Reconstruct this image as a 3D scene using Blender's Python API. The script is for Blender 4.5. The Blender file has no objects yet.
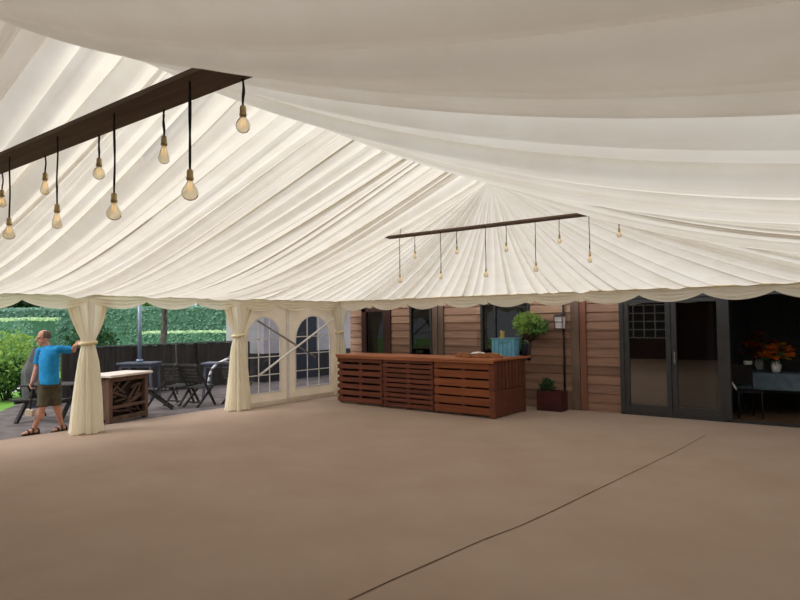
import bpy, bmesh, math, random
from math import sin, cos, pi, radians, sqrt
from mathutils import Vector, Matrix, Euler

sc = bpy.context.scene
COL = sc.collection

# ------------------------------------------------------------------ helpers
def lin(r, g, b):
    f = lambda c: (c/255/12.92) if c/255 <= .04045 else ((c/255+.055)/1.055)**2.4
    return (f(r), f(g), f(b), 1)

def tag(o, label=None, cat=None, group=None, kind=None):
    if label: o['label'] = label
    if cat: o['category'] = cat
    if group: o['group'] = group
    if kind: o['kind'] = kind
    return o

def empty(name, loc=(0, 0, 0), rz=0, label=None, cat=None, group=None, kind=None):
    o = bpy.data.objects.new(name, None)
    o.location = loc; o.rotation_euler = (0, 0, rz); o.empty_display_size = .1
    COL.objects.link(o)
    return tag(o, label, cat, group, kind)

class MB:
    """collects geometry for ONE mesh object"""
    def __init__(s): s.v = []; s.f = []
    def add(s, vs, fs):
        n = len(s.v); s.v += [tuple(v) for v in vs]; s.f += [tuple(i+n for i in f) for f in fs]; return s
    def box(s, c, d, rot=None, taper=None):
        hx, hy, hz = d[0]/2, d[1]/2, d[2]/2
        vs = [Vector((x*hx, y*hy, z*hz)) for z in (-1, 1) for y in (-1, 1) for x in (-1, 1)]
        if taper:
            for v in vs[4:]: v.x *= taper; v.y *= taper
        if rot: 
            R = Euler(rot).to_matrix(); vs = [R@v for v in vs]
        C = Vector(c)
        return s.add([v+C for v in vs], [(0,2,3,1),(4,5,7,6),(0,1,5,4),(1,3,7,5),(3,2,6,7),(2,0,4,6)])
    def bx(s, x0, x1, y0, y1, z0, z1):
        return s.box(((x0+x1)/2, (y0+y1)/2, (z0+z1)/2), (abs(x1-x0), abs(y1-y0), abs(z1-z0)))
    def beam(s, a, b, w, h, up=(0, 0, 1)):
        a = Vector(a); b = Vector(b); d = (b-a); L = d.length; d.normalize()
        u = Vector(up)
        if abs(u.dot(d)) > .98: u = Vector((1, 0, 0))
        sx = d.cross(u).normalized(); u = sx.cross(d).normalized()
        vs = []
        for p in (a, b):
            for i, j in ((-1,-1),(1,-1),(1,1),(-1,1)): vs.append(p+sx*i*w/2+u*j*h/2)
        return s.add(vs, [(0,1,2,3),(7,6,5,4),(0,4,5,1),(1,5,6,2),(2,6,7,3),(3,7,4,0)])
    def tube(s, pts, r, n=8, cap=True):
        pts = [Vector(p) for p in pts]; k = len(pts)
        rs = r if isinstance(r, (list, tuple)) else [r]*k
        vs = []; fs = []
        t0 = (pts[1]-pts[0]).normalized()
        u = t0.orthogonal().normalized()
        for i, p in enumerate(pts):
            t = (pts[min(i+1, k-1)]-pts[max(i-1, 0)]).normalized()
            u = (u-t*u.dot(t)).normalized(); w = t.cross(u)
            for j in range(n):
                a = 2*pi*j/n; vs.append(p+(u*cos(a)+w*sin(a))*rs[i])
        for i in range(k-1):
            for j in range(n):
                fs.append((i*n+j, i*n+(j+1)%n, (i+1)*n+(j+1)%n, (i+1)*n+j))
        if cap: fs.append(tuple(range(n-1, -1, -1))); fs.append(tuple((k-1)*n+j for j in range(n)))
        return s.add(vs, fs)
    def lathe(s, prof, c=(0, 0, 0), n=16):
        vs = []; fs = []; c = Vector(c); k = len(prof)
        for r, z in prof:
            for j in range(n):
                a = 2*pi*j/n; vs.append(c+Vector((r*cos(a), r*sin(a), z)))
        for i in range(k-1):
            for j in range(n):
                fs.append((i*n+j, i*n+(j+1)%n, (i+1)*n+(j+1)%n, (i+1)*n+j))
        fs.append(tuple(range(n-1, -1, -1))); fs.append(tuple((k-1)*n+j for j in range(n)))
        return s.add(vs, fs)
    def ell(s, c, r, nu=16, nv=10, rot=None):
        vs = []; fs = []; R = Euler(rot).to_matrix() if rot else None
        def P(a, b):
            v = Vector((r[0]*cos(a)*cos(b), r[1]*sin(a)*cos(b), r[2]*sin(b)))
            return (R@v if R else v)+Vector(c)
        for i in range(1, nv):
            for j in range(nu): vs.append(P(2*pi*j/nu, -pi/2+pi*i/nv))
        for i in range(nv-2):
            for j in range(nu): fs.append((i*nu+j, i*nu+(j+1)%nu, (i+1)*nu+(j+1)%nu, (i+1)*nu+j))
        b = len(vs); vs += [P(0, -pi/2), P(0, pi/2)]
        for j in range(nu):
            fs.append((b, (j+1)%nu, j)); fs.append((b+1, (nv-2)*nu+j, (nv-2)*nu+(j+1)%nu))
        return s.add(vs, fs)
    def cone(s, a, b, ra, rb, n=12):
        """tapered capsule"""
        a = Vector(a); b = Vector(b); d = b-a; L = d.length; d.normalize()
        pts = []; rs = []
        for i in range(5): t = -pi/2+pi/2*i/4.; pts.append(a+d*ra*sin(t)); rs.append(max(ra*cos(t), ra*.03))
        for i in range(5): t = pi/2*i/4.; pts.append(b+d*rb*sin(t)); rs.append(max(rb*cos(t), rb*.03))
        return s.tube(pts, rs, n)
    def sheet(s, rows):
        n = len(rows[0]); vs = [p for r in rows for p in r]; fs = []
        for i in range(len(rows)-1):
            for j in range(n-1): fs.append((i*n+j, i*n+j+1, (i+1)*n+j+1, (i+1)*n+j))
        return s.add(vs, fs)
    def mesh(s, name, mat, smooth=False):
        me = bpy.data.meshes.new(name); me.from_pydata(s.v, [], s.f); me.update()
        if mat: me.materials.append(mat)
        if smooth: me.polygons.foreach_set('use_smooth', [True]*len(me.polygons))
        return me
    def build(s, name, mat, parent=None, smooth=False, bevel=0, solid=0):
        o = bpy.data.objects.new(name, s.mesh(name, mat, smooth)); COL.objects.link(o)
        if parent: o.parent = parent
        if bevel:
            m = o.modifiers.new('b', 'BEVEL'); m.width = bevel; m.segments = 2; m.limit_method = 'ANGLE'
        if solid:
            m = o.modifiers.new('s', 'SOLIDIFY'); m.thickness = solid; m.offset = 0
        return o

def fuse(mb, voxel, smooth=3):
    """union of overlapping solids -> one continuous surface"""
    me = mb.mesh('tmp', None)
    o = bpy.data.objects.new('tmp', me); COL.objects.link(o)
    m = o.modifiers.new('r', 'REMESH'); m.mode = 'VOXEL'; m.voxel_size = voxel
    if smooth:
        k = o.modifiers.new('s', 'SMOOTH'); k.iterations = smooth; k.factor = .5
    dg = bpy.context.evaluated_depsgraph_get(); dg.update()
    out = bpy.data.meshes.new_from_object(o.evaluated_get(dg))
    bpy.data.objects.remove(o); bpy.data.meshes.remove(me)
    out.polygons.foreach_set('use_smooth', [True]*len(out.polygons))
    return out

def obj_from(name, me, mat, parent=None):
    me.name = name; me.materials.clear(); me.materials.append(mat)
    o = bpy.data.objects.new(name, me); COL.objects.link(o)
    if parent: o.parent = parent
    return o

def kids(o): return [c for c in list(bpy.data.objects) if c.parent == o]
def copy_tree(o, parent=None):
    ch = list(o.children)
    c = o.copy(); COL.objects.link(c)
    if parent: c.parent = parent
    for k in ch: copy_tree(k, c)
    return c

# ------------------------------------------------------------------ materials
def nt(name):
    m = bpy.data.materials.new(name); m.use_nodes = True
    t = m.node_tree; t.nodes.clear()
    return m, t.nodes, t.links
def coords(N, L, scale, kind='Object'):
    tc = N.new('ShaderNodeTexCoord'); mp = N.new('ShaderNodeMapping')
    mp.inputs['Scale'].default_value = scale; L.new(tc.outputs[kind], mp.inputs['Vector']); return mp.outputs[0]
def ramp(N, L, fac, a, b, p0=.35, p1=.65):
    r = N.new('ShaderNodeValToRGB'); r.color_ramp.elements[0].color = a; r.color_ramp.elements[1].color = b
    r.color_ramp.elements[0].position = p0; r.color_ramp.elements[1].position = p1
    L.new(fac, r.inputs[0]); return r.outputs[0]
def noise(N, L, vec, scale=1, detail=4, rough=.6):
    n = N.new('ShaderNodeTexNoise'); n.inputs['Scale'].default_value = scale
    n.inputs['Detail'].default_value = detail; n.inputs['Roughness'].default_value = rough
    L.new(vec, n.inputs['Vector']); return n.outputs['Fac']
def mat(name, a, b=None, scale=(8, 8, 8), rough=.6, metal=0, spec=.3, bump=0, bscale=None, p=(.35, .65), sheen=0):
    m, N, L = nt(name)
    P = N.new('ShaderNodeBsdfPrincipled'); O = N.new('ShaderNodeOutputMaterial'); L.new(P.outputs[0], O.inputs[0])
    P.inputs['Roughness'].default_value = rough; P.inputs['Metallic'].default_value = metal
    P.inputs['Specular IOR Level'].default_value = spec
    if sheen: P.inputs['Sheen Weight'].default_value = sheen
    if b is None: b = tuple(c*.8 for c in a[:3])+(1,)
    v = coords(N, L, scale); f = noise(N, L, v)
    L.new(ramp(N, L, f, a, b, *p), P.inputs['Base Color'])
    if bump:
        f2 = noise(N, L, coords(N, L, bscale or scale), 1, 5)
        B = N.new('ShaderNodeBump'); B.inputs['Strength'].default_value = bump; B.inputs['Distance'].default_value = .01
        L.new(f2, B.inputs['Height']); L.new(B.outputs[0], P.inputs['Normal'])
    return m
def cloth(name, col, col2, trans=.5, tcol=None, scale=(3, 3, 3)):
    m, N, L = nt(name)
    D = N.new('ShaderNodeBsdfDiffuse'); T = N.new('ShaderNodeBsdfTranslucent'); X = N.new('ShaderNodeMixShader')
    O = N.new('ShaderNodeOutputMaterial'); X.inputs[0].default_value = trans
    c = ramp(N, L, noise(N, L, coords(N, L, scale)), col, col2)
    L.new(c, D.inputs[0])
    if tcol: T.inputs[0].default_value = tcol
    else: L.new(c, T.inputs[0])
    L.new(D.outputs[0], X.inputs[1]); L.new(T.outputs[0], X.inputs[2]); L.new(X.outputs[0], O.inputs[0])
    return m
def glass(name, tint, gloss=.12, rough=.02):
    m, N, L = nt(name)
    T = N.new('ShaderNodeBsdfTransparent'); T.inputs[0].default_value = tint
    G = N.new('ShaderNodeBsdfGlossy'); G.inputs['Roughness'].default_value = rough
    F = N.new('ShaderNodeLayerWeight'); F.inputs[0].default_value = gloss
    X = N.new('ShaderNodeMixShader'); O = N.new('ShaderNodeOutputMaterial')
    L.new(F.outputs['Fresnel'], X.inputs[0]); L.new(T.outputs[0], X.inputs[1]); L.new(G.outputs[0], X.inputs[2]); L.new(X.outputs[0], O.inputs[0])
    return m
def wood(name, a, b, grain=(1.2, 14, 14), rough=.6, spec=.3):
    return mat(name, a, b, grain, rough, 0, spec, .25, tuple(g*2 for g in grain), (.3, .7))
def boards_mat(name, cols, pitch, zaxis=True, rough=.65):
    """timber whose tone changes from board to board"""
    m, N, L = nt(name)
    P = N.new('ShaderNodeBsdfPrincipled'); O = N.new('ShaderNodeOutputMaterial'); L.new(P.outputs[0], O.inputs[0])
    P.inputs['Roughness'].default_value = rough; P.inputs['Specular IOR Level'].default_value = .25
    tc = N.new('ShaderNodeTexCoord'); sp = N.new('ShaderNodeSeparateXYZ'); L.new(tc.outputs['Object'], sp.inputs[0])
    d = N.new('ShaderNodeMath'); d.operation = 'DIVIDE'; d.inputs[1].default_value = pitch; L.new(sp.outputs['Z' if zaxis else 'X'], d.inputs[0])
    fl = N.new('ShaderNodeMath'); fl.operation = 'FLOOR'; L.new(d.outputs[0], fl.inputs[0])
    xs = N.new('ShaderNodeMath'); xs.operation = 'DIVIDE'; xs.inputs[1].default_value = 2.3; L.new(sp.outputs['X' if zaxis else 'Z'], xs.inputs[0])
    xf = N.new('ShaderNodeMath'); xf.operation = 'FLOOR'; L.new(xs.outputs[0], xf.inputs[0])
    cb = N.new('ShaderNodeCombineXYZ'); L.new(fl.outputs[0], cb.inputs[0]); L.new(xf.outputs[0], cb.inputs[1])
    wn = N.new('ShaderNodeTexWhiteNoise'); wn.noise_dimensions = '3D'; L.new(cb.outputs[0], wn.inputs['Vector'])
    r = N.new('ShaderNodeValToRGB'); L.new(wn.outputs['Value'], r.inputs[0])
    e = r.color_ramp.elements
    while len(e) < len(cols): e.new(.5)
    for i, c in enumerate(cols): e[i].position = i/(len(cols)-1); e[i].color = c
    f = noise(N, L, coords(N, L, (1.5, 8, 22) if zaxis else (22, 8, 1.5)), 1, 6, .7)
    mx = N.new('ShaderNodeMix'); mx.data_type = 'RGBA'; mx.blend_type = 'MULTIPLY'; mx.inputs[0].default_value = .65
    g = ramp(N, L, f, (.45, .42, .4, 1), (1.15, 1.1, 1.05, 1), .3, .7)
    L.new(r.outputs[0], mx.inputs[6]); L.new(g, mx.inputs[7]); L.new(mx.outputs[2], P.inputs['Base Color'])
    return m

M = {}
M['lining'] = cloth('lining_fabric', lin(245, 240, 230), lin(239, 233, 221), .56)
M['valance'] = cloth('valance_fabric', lin(254, 247, 230), lin(250, 241, 220), .5)
M['drape'] = cloth('drape_fabric', lin(255, 250, 234), lin(252, 245, 226), .45)
M['tie'] = cloth('tie_fabric', lin(238, 224, 190), lin(230, 214, 176), .2)
M['cover'] = cloth('shade_sheet_fabric', lin(246, 243, 241), lin(238, 235, 233), .66)  # for the added sheet that dims the near bays
M['pvc'] = cloth('white_pvc', lin(244, 236, 224), lin(236, 227, 214), .42)
M['pvcbar'] = mat('white_bar', lin(225, 222, 218), lin(210, 208, 204), rough=.4)
M['clear'] = glass('clear_sheet', (.80, .80, .82, 1), .25, .06)
M['alu'] = mat('aluminium', lin(170, 170, 172), lin(140, 140, 142), rough=.4, metal=.7)
M['strap'] = mat('grey_brace', lin(150, 146, 142), lin(120, 116, 112), rough=.5)
M['carpet'] = mat('carpet', lin(166, 147, 133), lin(158, 138, 123), (1.1, 1.1, 1.1), .95, 0, .05, .5, (160, 160, 160), (.3, .7))
M['seam'] = mat('seam', lin(98, 74, 58), lin(80, 60, 48), rough=.95)
M['beam'] = wood('dark_beam', lin(118, 98, 84), lin(92, 74, 62), (1.0, 18, 18), .7)
M['cord'] = mat('black_cord', lin(34, 28, 26), lin(26, 22, 20), rough=.6)
M['brass'] = mat('aged_brass', lin(206, 186, 138), lin(180, 158, 110), (40, 40, 40), .4, .6)
M['filament'] = None
M['clad'] = boards_mat('timber_cladding', [lin(132, 104, 90), lin(162, 130, 112), lin(144, 112, 96), lin(184, 152, 130)], .17)
M['post'] = wood('grey_post', lin(120, 100, 88), lin(96, 78, 68), (14, 14, 1.2))
M['redpost'] = wood('red_post', lin(136, 92, 76), lin(114, 74, 60), (14, 14, 1.2))
M['darkframe'] = mat('dark_metal_frame', lin(58, 59, 62), lin(50, 51, 54), rough=.45, spec=.4)
M['brownframe'] = wood('brown_frame', lin(72, 46, 40), lin(52, 34, 32), (14, 14, 1.2))
def pane_glass(name, tint, k):
    m, N, L = nt(name)
    T = N.new('ShaderNodeBsdfTransparent'); T.inputs[0].default_value = tint
    G = N.new('ShaderNodeBsdfGlossy'); G.inputs['Roughness'].default_value = .015
    X = N.new('ShaderNodeMixShader'); O = N.new('ShaderNodeOutputMaterial'); X.inputs[0].default_value = k
    L.new(T.outputs[0], X.inputs[1]); L.new(G.outputs[0], X.inputs[2]); L.new(X.outputs[0], O.inputs[0])
    return m
M['paneglass'] = pane_glass('dark_pane', (.4, .42, .45, 1), .055)
M['doorglass'] = pane_glass('door_pane', (.5, .52, .54, 1), .26)
M['doorglass2'] = pane_glass('door_pane_dim', (.5, .52, .54, 1), .13)
M['roomwall'] = mat('room_wall', lin(120, 118, 118), lin(108, 106, 106), rough=.9)
M['roomfloor'] = wood('room_floor', lin(112, 88, 68), lin(88, 66, 50), (2, 8, 8), .5)
M['pal_red'] = boards_mat('pallet_red_brown', [lin(106, 60, 46), lin(122, 70, 50), lin(112, 64, 48), lin(132, 80, 58)], .11)
M['pal_dark'] = boards_mat('pallet_brown', [lin(98, 56, 44), lin(118, 68, 52), lin(108, 60, 46), lin(124, 76, 58)], .08)
M['pal_light'] = boards_mat('pallet_orange_brown', [lin(134, 76, 46), lin(150, 88, 52), lin(124, 70, 44), lin(160, 96, 58)], .15)
M['pal_side'] = boards_mat('pallet_side', [lin(86, 50, 40), lin(104, 62, 48), lin(112, 76, 60)], .12, False)
M['bartop'] = wood('bar_top', lin(178, 110, 70), lin(146, 86, 52), (1.0, 12, 12), .4, .4)
M['offcut'] = wood('offcut', lin(170, 112, 72), lin(126, 78, 48), (6, 20, 20))
M['blue'] = mat('blue_plastic', lin(112, 176, 206), lin(92, 158, 190), rough=.45)
M['bluerim'] = mat('blue_rim', lin(96, 150, 170), lin(80, 136, 150), rough=.4)
M['yellow'] = mat('yellow_paper', lin(206, 180, 110), lin(176, 146, 84), (30, 30, 30), .8)
M['white'] = mat('white_cloth', lin(222, 222, 220), lin(204, 204, 204), rough=.7)
M['navy'] = mat('navy_plastic', lin(44, 50, 66), lin(36, 42, 56), rough=.4)
M['black'] = mat('black_metal', lin(30, 28, 30), lin(24, 22, 24), rough=.45)
M['milk'] = mat('milk_glass', lin(232, 228, 236), lin(220, 216, 226), rough=.2)
M['redbox'] = mat('dark_red_planter', lin(84, 38, 38), lin(58, 30, 32), (3, 3, 3), .6)
M['soil'] = mat('soil', lin(50, 38, 30), lin(36, 28, 22), (40, 40, 40), .95)
M['terracotta'] = mat('basket_liner', lin(70, 54, 38), lin(50, 38, 28), (30, 30, 30), .9)
def leaf(name, a, b, tr=.35):
    return cloth(name, a, b, tr, None, (9, 9, 9))
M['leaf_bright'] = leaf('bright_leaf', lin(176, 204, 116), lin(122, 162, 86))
M['leaf_mid'] = leaf('mid_leaf', lin(132, 172, 110), lin(88, 132, 84))
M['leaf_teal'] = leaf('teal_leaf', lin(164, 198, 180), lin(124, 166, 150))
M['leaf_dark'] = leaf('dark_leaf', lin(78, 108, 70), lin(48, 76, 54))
M['leaf_lit'] = leaf('lit_top_leaf', lin(226, 244, 206), lin(200, 228, 180), .3)  # skylight on the hedge tops is put into this leaf colour
M['hedgecore'] = mat('hedge_core', lin(104, 146, 124), lin(84, 126, 106), rough=.95)
M['bark'] = mat('bark', lin(116, 110, 104), lin(62, 58, 56), (14, 14, 5), .9, bump=.6, bscale=(20, 20, 6))
M['patio'] = mat('patio', lin(114, 106, 105), lin(86, 78, 79), (3, 3, 3), .85, bump=.3, bscale=(30, 30, 30))
M['lawn'] = mat('lawn', lin(122, 172, 70), lin(96, 146, 58), (4, 4, 4), .9, bump=.6, bscale=(80, 80, 80))
M['path'] = mat('pale_path', lin(214, 212, 214), lin(196, 196, 198), (5, 5, 5), .9)
M['fence'] = wood('dark_fence', lin(62, 56, 52), lin(40, 37, 36), (12, 12, 1.2), .8)
M['fencecap'] = wood('fence_cap', lin(92, 92, 96), lin(74, 74, 78), (1.2, 12, 12), .7)
M['darkwood'] = wood('dark_garden_wood', lin(62, 60, 57), lin(42, 40, 38), (8, 8, 8), .7)
M['rustic'] = wood('rustic_timber', lin(112, 86, 72), lin(78, 58, 48), (9, 9, 2), .8)
M['stick'] = wood('rustic_stick', lin(104, 84, 74), lin(74, 56, 48), (9, 9, 9), .85)
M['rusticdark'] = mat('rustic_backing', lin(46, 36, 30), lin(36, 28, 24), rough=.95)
M['paletop'] = mat('pale_table_top', lin(222, 210, 200), lin(206, 192, 182), (5, 5, 5), .55)
M['slate'] = mat('slate_blue_metal', lin(82, 88, 104), lin(66, 72, 86), rough=.4, spec=.4)
M['steel'] = mat('blue_grey_steel', lin(140, 152, 168), lin(118, 130, 148), rough=.4, metal=.3)
M['greycover'] = mat('grey_cover_cloth', lin(104, 102, 106), lin(78, 76, 80), (6, 6, 3), .85, bump=.4, bscale=(10, 10, 4))
M['hose'] = None
M['shed'] = mat('pale_render', lin(188, 184, 190), lin(170, 166, 174), (3, 3, 3), .9)
M['sheddark'] = mat('dark_plinth', lin(58, 56, 60), lin(46, 44, 48), rough=.9)
M['skin'] = mat('skin', lin(206, 154, 132), lin(190, 136, 116), (14, 14, 14), .55, spec=.35)
M['polo'] = mat('blue_polo_fabric', lin(36, 146, 206), lin(24, 126, 188), (12, 12, 12), .85, bump=.3, bscale=(16, 16, 9))
M['shorts'] = mat('olive_shorts_fabric', lin(92, 86, 68), lin(72, 68, 54), (12, 12, 12), .9, bump=.4, bscale=(16, 16, 9))
M['hair'] = mat('grey_hair', lin(112, 94, 84), lin(84, 68, 60), (60, 60, 20), .8)
M['sandal'] = mat('dark_sandal', lin(52, 46, 46), lin(40, 36, 36), rough=.7)
M['eyewhite'] = mat('eye', lin(60, 46, 40), lin(46, 36, 32), rough=.2)
M['lip'] = mat('lip', lin(168, 100, 92), lin(156, 92, 84), rough=.5)
M['trouser'] = M['darkwood']
M['woodlight'] = wood('pale_wood', lin(206, 190, 168), lin(180, 162, 140))
M['flower_o'] = leaf('orange_petal', lin(246, 150, 62), lin(230, 112, 46), .3)
M['flower_r'] = leaf('russet_petal', lin(206, 108, 72), lin(170, 80, 54), .3)
M['flower_y'] = leaf('yellow_petal', lin(226, 188, 70), lin(200, 160, 52), .3)
M['tablecloth'] = mat('blue_grey_tablecloth', lin(96, 112, 124), lin(80, 96, 108), rough=.9)

def striped():
    m, N, L = nt('striped_strap')
    P = N.new('ShaderNodeBsdfPrincipled'); O = N.new('ShaderNodeOutputMaterial'); L.new(P.outputs[0], O.inputs[0])
    w = N.new('ShaderNodeTexWave'); w.bands_direction = 'Z'; w.inputs['Scale'].default_value = 2.2
    tc = N.new('ShaderNodeTexCoord'); L.new(tc.outputs['Object'], w.inputs['Vector'])
    L.new(ramp(N, L, w.outputs['Fac'], lin(90, 92, 104), lin(226, 226, 232), .3, .5), P.inputs['Base Color'])
    P.inputs['Roughness'].default_value = .6
    return m
M['hose'] = striped()
def bulb_glass():
    m, N, L = nt('amber_glass')
    T = N.new('ShaderNodeBsdfTransparent'); T.inputs[0].default_value = (.99, .95, .86, 1)
    G = N.new('ShaderNodeBsdfGlossy'); G.inputs['Roughness'].default_value = .05
    D = N.new('ShaderNodeBsdfTranslucent'); D.inputs[0].default_value = lin(252, 238, 208)
    F = N.new('ShaderNodeLayerWeight'); F.inputs[0].default_value = .12
    X = N.new('ShaderNodeMixShader'); Y = N.new('ShaderNodeMixShader'); O = N.new('ShaderNodeOutputMaterial')
    Y.inputs[0].default_value = .36
    L.new(T.outputs[0], Y.inputs[1]); L.new(D.outputs[0], Y.inputs[2])
    L.new(F.outputs['Fresnel'], X.inputs[0]); L.new(Y.outputs[0], X.inputs[1]); L.new(G.outputs[0], X.inputs[2]); L.new(X.outputs[0], O.inputs[0])
    return m
M['bulb'] = bulb_glass()
def emis(name, col, s):
    m, N, L = nt(name); e = N.new('ShaderNodeEmission'); e.inputs[0].default_value = col; e.inputs[1].default_value = s
    O = N.new('ShaderNodeOutputMaterial'); L.new(e.outputs[0], O.inputs[0]); return m
M['filament'] = emis('filament_glow', (1, .62, .25, 1), 1.6)

# ------------------------------------------------------------------ dimensions (metres)
W = 5.77          # half width of the marquee
E = 2.246         # eave height
R = 3.82          # ridge height
B = 0.56          # timber building face
def roof(x): return R-(R-E)*abs(x)/W

# ------------------------------------------------------------------ marquee roof lining
def pleat_table(rng, n, span, irr):
    def cum():
        w = [1+irr*rng.uniform(-1, 1) for _ in range(n)]
        s = sum(w); c = [0]
        for a in w: c.append(c[-1]+a/s*span)
        return c
    a = cum(); b = cum(); c = cum()
    mixk = .55
    b = [x*(1-mixk)+y*mixk for x, y in zip(a, b)]
    c = [x*(1-mixk)+y*mixk for x, y in zip(b, c)]
    amp = [rng.uniform(.3, 1.25) for _ in range(n)]
    ph = [rng.uniform(0, 6.28) for _ in range(n)]
    return a, b, c, amp, ph
def quad_mix(a, b, c, t):
    return a*(1-t)*(1-t)+2*b*t*(1-t)+c*t*t

def slope_panel(y0, y1, side, Sfun, n, depth, seed, irr=.6, rows=48, sub=10):
    """ruched lining between two frames; pleats run from ridge to eave and the cloth doubles over at each gather"""
    rng = random.Random(seed)
    A, Bq, C, amp, ph = pleat_table(rng, n, y1-y0, irr)
    ovw = [rng.choice((.0, .0, .4, .8, 1.3)) for _ in range(n)]; tc = [rng.uniform(.1, .9) for _ in range(n)]
    mb = MB(); R_ = []
    for i in range(rows+1):
        t = i/rows; row = []
        for k in range(n):
            ya = quad_mix(A[k], Bq[k], C[k], t); yb = quad_mix(A[k+1], Bq[k+1], C[k+1], t)
            wd = yb-ya
            env = (.55+.45*sin(pi*min(1, t*1.02))**.5)*min(1, (1.0001-t)/.06)**.6
            ov = .042*ovw[k]*(.25+.75*math.exp(-((t-tc[k])/.38)**2)) if k < n-1 else 0
            dz = depth*amp[k]*(wd/.25)**.8*env
            for j in range(sub+1):
                u = j/sub
                yy = y0+ya+(wd+ov)*u
                v = min(1, max(0, (yy-y0)/(y1-y0)))
                sh = (sin(pi*u**(1+.5*sin(ph[k]+2.5*t)))**.75) if 0 < u < 1 else 0
                z = roof(W*t)-(Sfun(y0+v*(y1-y0), v)-.07+.2*t)*4*t*(1-t)-dz*sh-(.016 if u == 1 and ov else 0)
                z -= .12*dz*sin(2*pi*u*2+ph[k]*3+t*4)*sin(pi*u)
                row.append((side*W*t, yy, z))
        R_.append(row)
    mb.sheet(R_)
    return mb

def S_right(y, v):
    base = {-15: .38, -12: .38, -9: .33, -6: .30, -3: .06}
    f = int(math.floor((y+15)/3)); f = max(0, min(3, f))
    a = base[-15+3*f]; b = base[-12+3*f]
    return a*(1-v)+b*v + (.05, .05, .16, .22)[f]*4*v*(1-v)
def S_left(y, v): return .13+.12*4*v*(1-v)

bays = [(-15, -12), (-12, -9), (-9, -6), (-6, -3)]
nm = ['rearmost behind the camera', 'nearest overhead', 'second', 'third']
for i, (a, b) in enumerate(bays):
    nl = [11, 13, 16, 17][i]
    o = slope_panel(a, b, -1, S_left, nl-1, .125, 10+i, .8).build('ceiling', M['lining'], smooth=True)
    tag(o, kind='structure')
    o = slope_panel(a, b, 1, S_right, [10, 13, 16, 17][i], .11, 30+i, .6).build('ceiling', M['lining'], smooth=True)
    tag(o, kind='structure')

def hip_fan():
    apex = Vector((0, -3, R)); rng = random.Random(5)
    per = [Vector((-W, -3, E)), Vector((-W, 0, E)), Vector((W, 0, E)), Vector((W, -3, E))]
    lens = [3, 2*W, 3]; tot = sum(lens)
    def P(s):
        s = max(0, min(tot, s))
        for i, l in enumerate(lens):
            if s <= l+1e-6: return per[i].lerp(per[i+1], s/l)
            s -= l
    n = 62; A, Bq, C, amp, ph = pleat_table(rng, n, tot, .55); ov = [rng.choice((0, .5, 1, 1.6)) for _ in range(n)]
    rows = 44; sub = 8; R_ = []
    for i in range(rows+1):
        t = i/rows; row = []
        for k in range(n):
            sa, sb = A[k], A[k+1]
            sa = A[k]*(1-t)+Bq[k]*t; sb = A[k+1]*(1-t)+Bq[k+1]*t
            ovk = .03*ov[k]*t*(k < n-1)
            for j in range(sub+1):
                u = j/sub; s = sa+(sb-sa+ovk)*u; q = P(s); p = apex.lerp(q, t)
                # soften hip corners into swags
                edge = min(abs(s-3), abs(s-3-2*W))
                mid = 0.10 if 3 < s < 3+2*W else .10
                frac = (s-3)/(2*W)
                if 0 < frac < 1: mid = .09+.14*4*frac*(1-frac)*.6
                bil = abs(sin(pi*u))**.7
                dep = .085*amp[k]*(.12+.88*t**.8)*min(1, t*6)*min(1, (1.0001-t)/.06)**.6
                z = p.z-mid*4*t*(1-t)*(.9)-dep*bil
                if u == 1: z -= .012*t
                row.append((p.x, p.y, z))
        R_.append(row)
    return MB().sheet(R_)
tag(hip_fan().build('ceiling', M['lining'], smooth=True), kind='structure')

# unseen sheet added above the near bays to dim the lining below
cv = MB()
cv.sheet([[(s*(W+.15), y, E+.14) if s else (0, y, R+.16) for y in (-15.2, -12, -9.02)] for s in (-1, 0, 1)])
tag(cv.build('shade_sheet', M['cover'], solid=.004), kind='structure')

# ------------------------------------------------------------------ eave valances
def valance(name, p0, d, nrm, nseg, label, tails=()):
    """swags hung every metre along an eave; d along, nrm into the room"""
    root = empty(name, p0, 0, label, 'valance')
    d = Vector(d); nrm = Vector(nrm); rng = random.Random(len(label))
    rows = []; nv = 12; nu = 16
    drops = [.265+rng.uniform(-.015, .02) for _ in range(nseg)]
    for i in range(nv+1):
        v = i/nv; row = []
        for k in range(nseg):
            for j in range(nu+(1 if k == nseg-1 else 0)):
                u = j/nu; s = sin(pi*u)
                top = .05
                if v < .2: z = -top*v/.2; off = .012*min(1, v/.1)+.003*sin(k*7+u*40)
                else:
                    q = (v-.2)/.8
                    low = .125+(drops[k]-.125)*s**.8
                    z = -top-(low-top)*q
                    off = .015+.05*s*(.6+.4*q)+.016*s*sin(q*3.2*2*pi+k)
                p = d*(k+u)+nrm*(off-.0)+Vector((0, 0, z+.02)); row.append(p)
        rows.append(row)
    MB().sheet(rows).build('swag', M['valance'], root, True)
    b = MB()
    for k in (0,): b.beam(Vector((0, 0, .005))+nrm*.02, d*nseg+Vector((0, 0, .005))+nrm*.02, .022, .035)
    b.build('heading_tape', M['tie'], root)
    for k in tails:
        t = MB(); c = d*k+nrm*.06
        rr = []
        for i in range(7):
            v = i/6; w = .03+.07*v
            rr.append([c+d*(w*(j/12*2-1))+nrm*(.02*sin(j*pi/2)*v+.012)+Vector((0, 0, -.075-.12*v+.02*abs(j/6-1)*v)) for j in range(13)])
        t.sheet(rr).build('ruffle', M['drape'], root, True)
    return root
valance('eave_valance', (-W, -15, E), (0, 1, 0), (1, 0, 0), 15, 'ivory swagged valance along the left eave above the open patio side')
valance('eave_valance', (-W+.0, -.0, E), (1, 0, 0), (0, -1, 0), 12, 'ivory swagged valance along the rear eave in front of the timber building', (1, 2, 3, 4, 5, 6))

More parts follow.
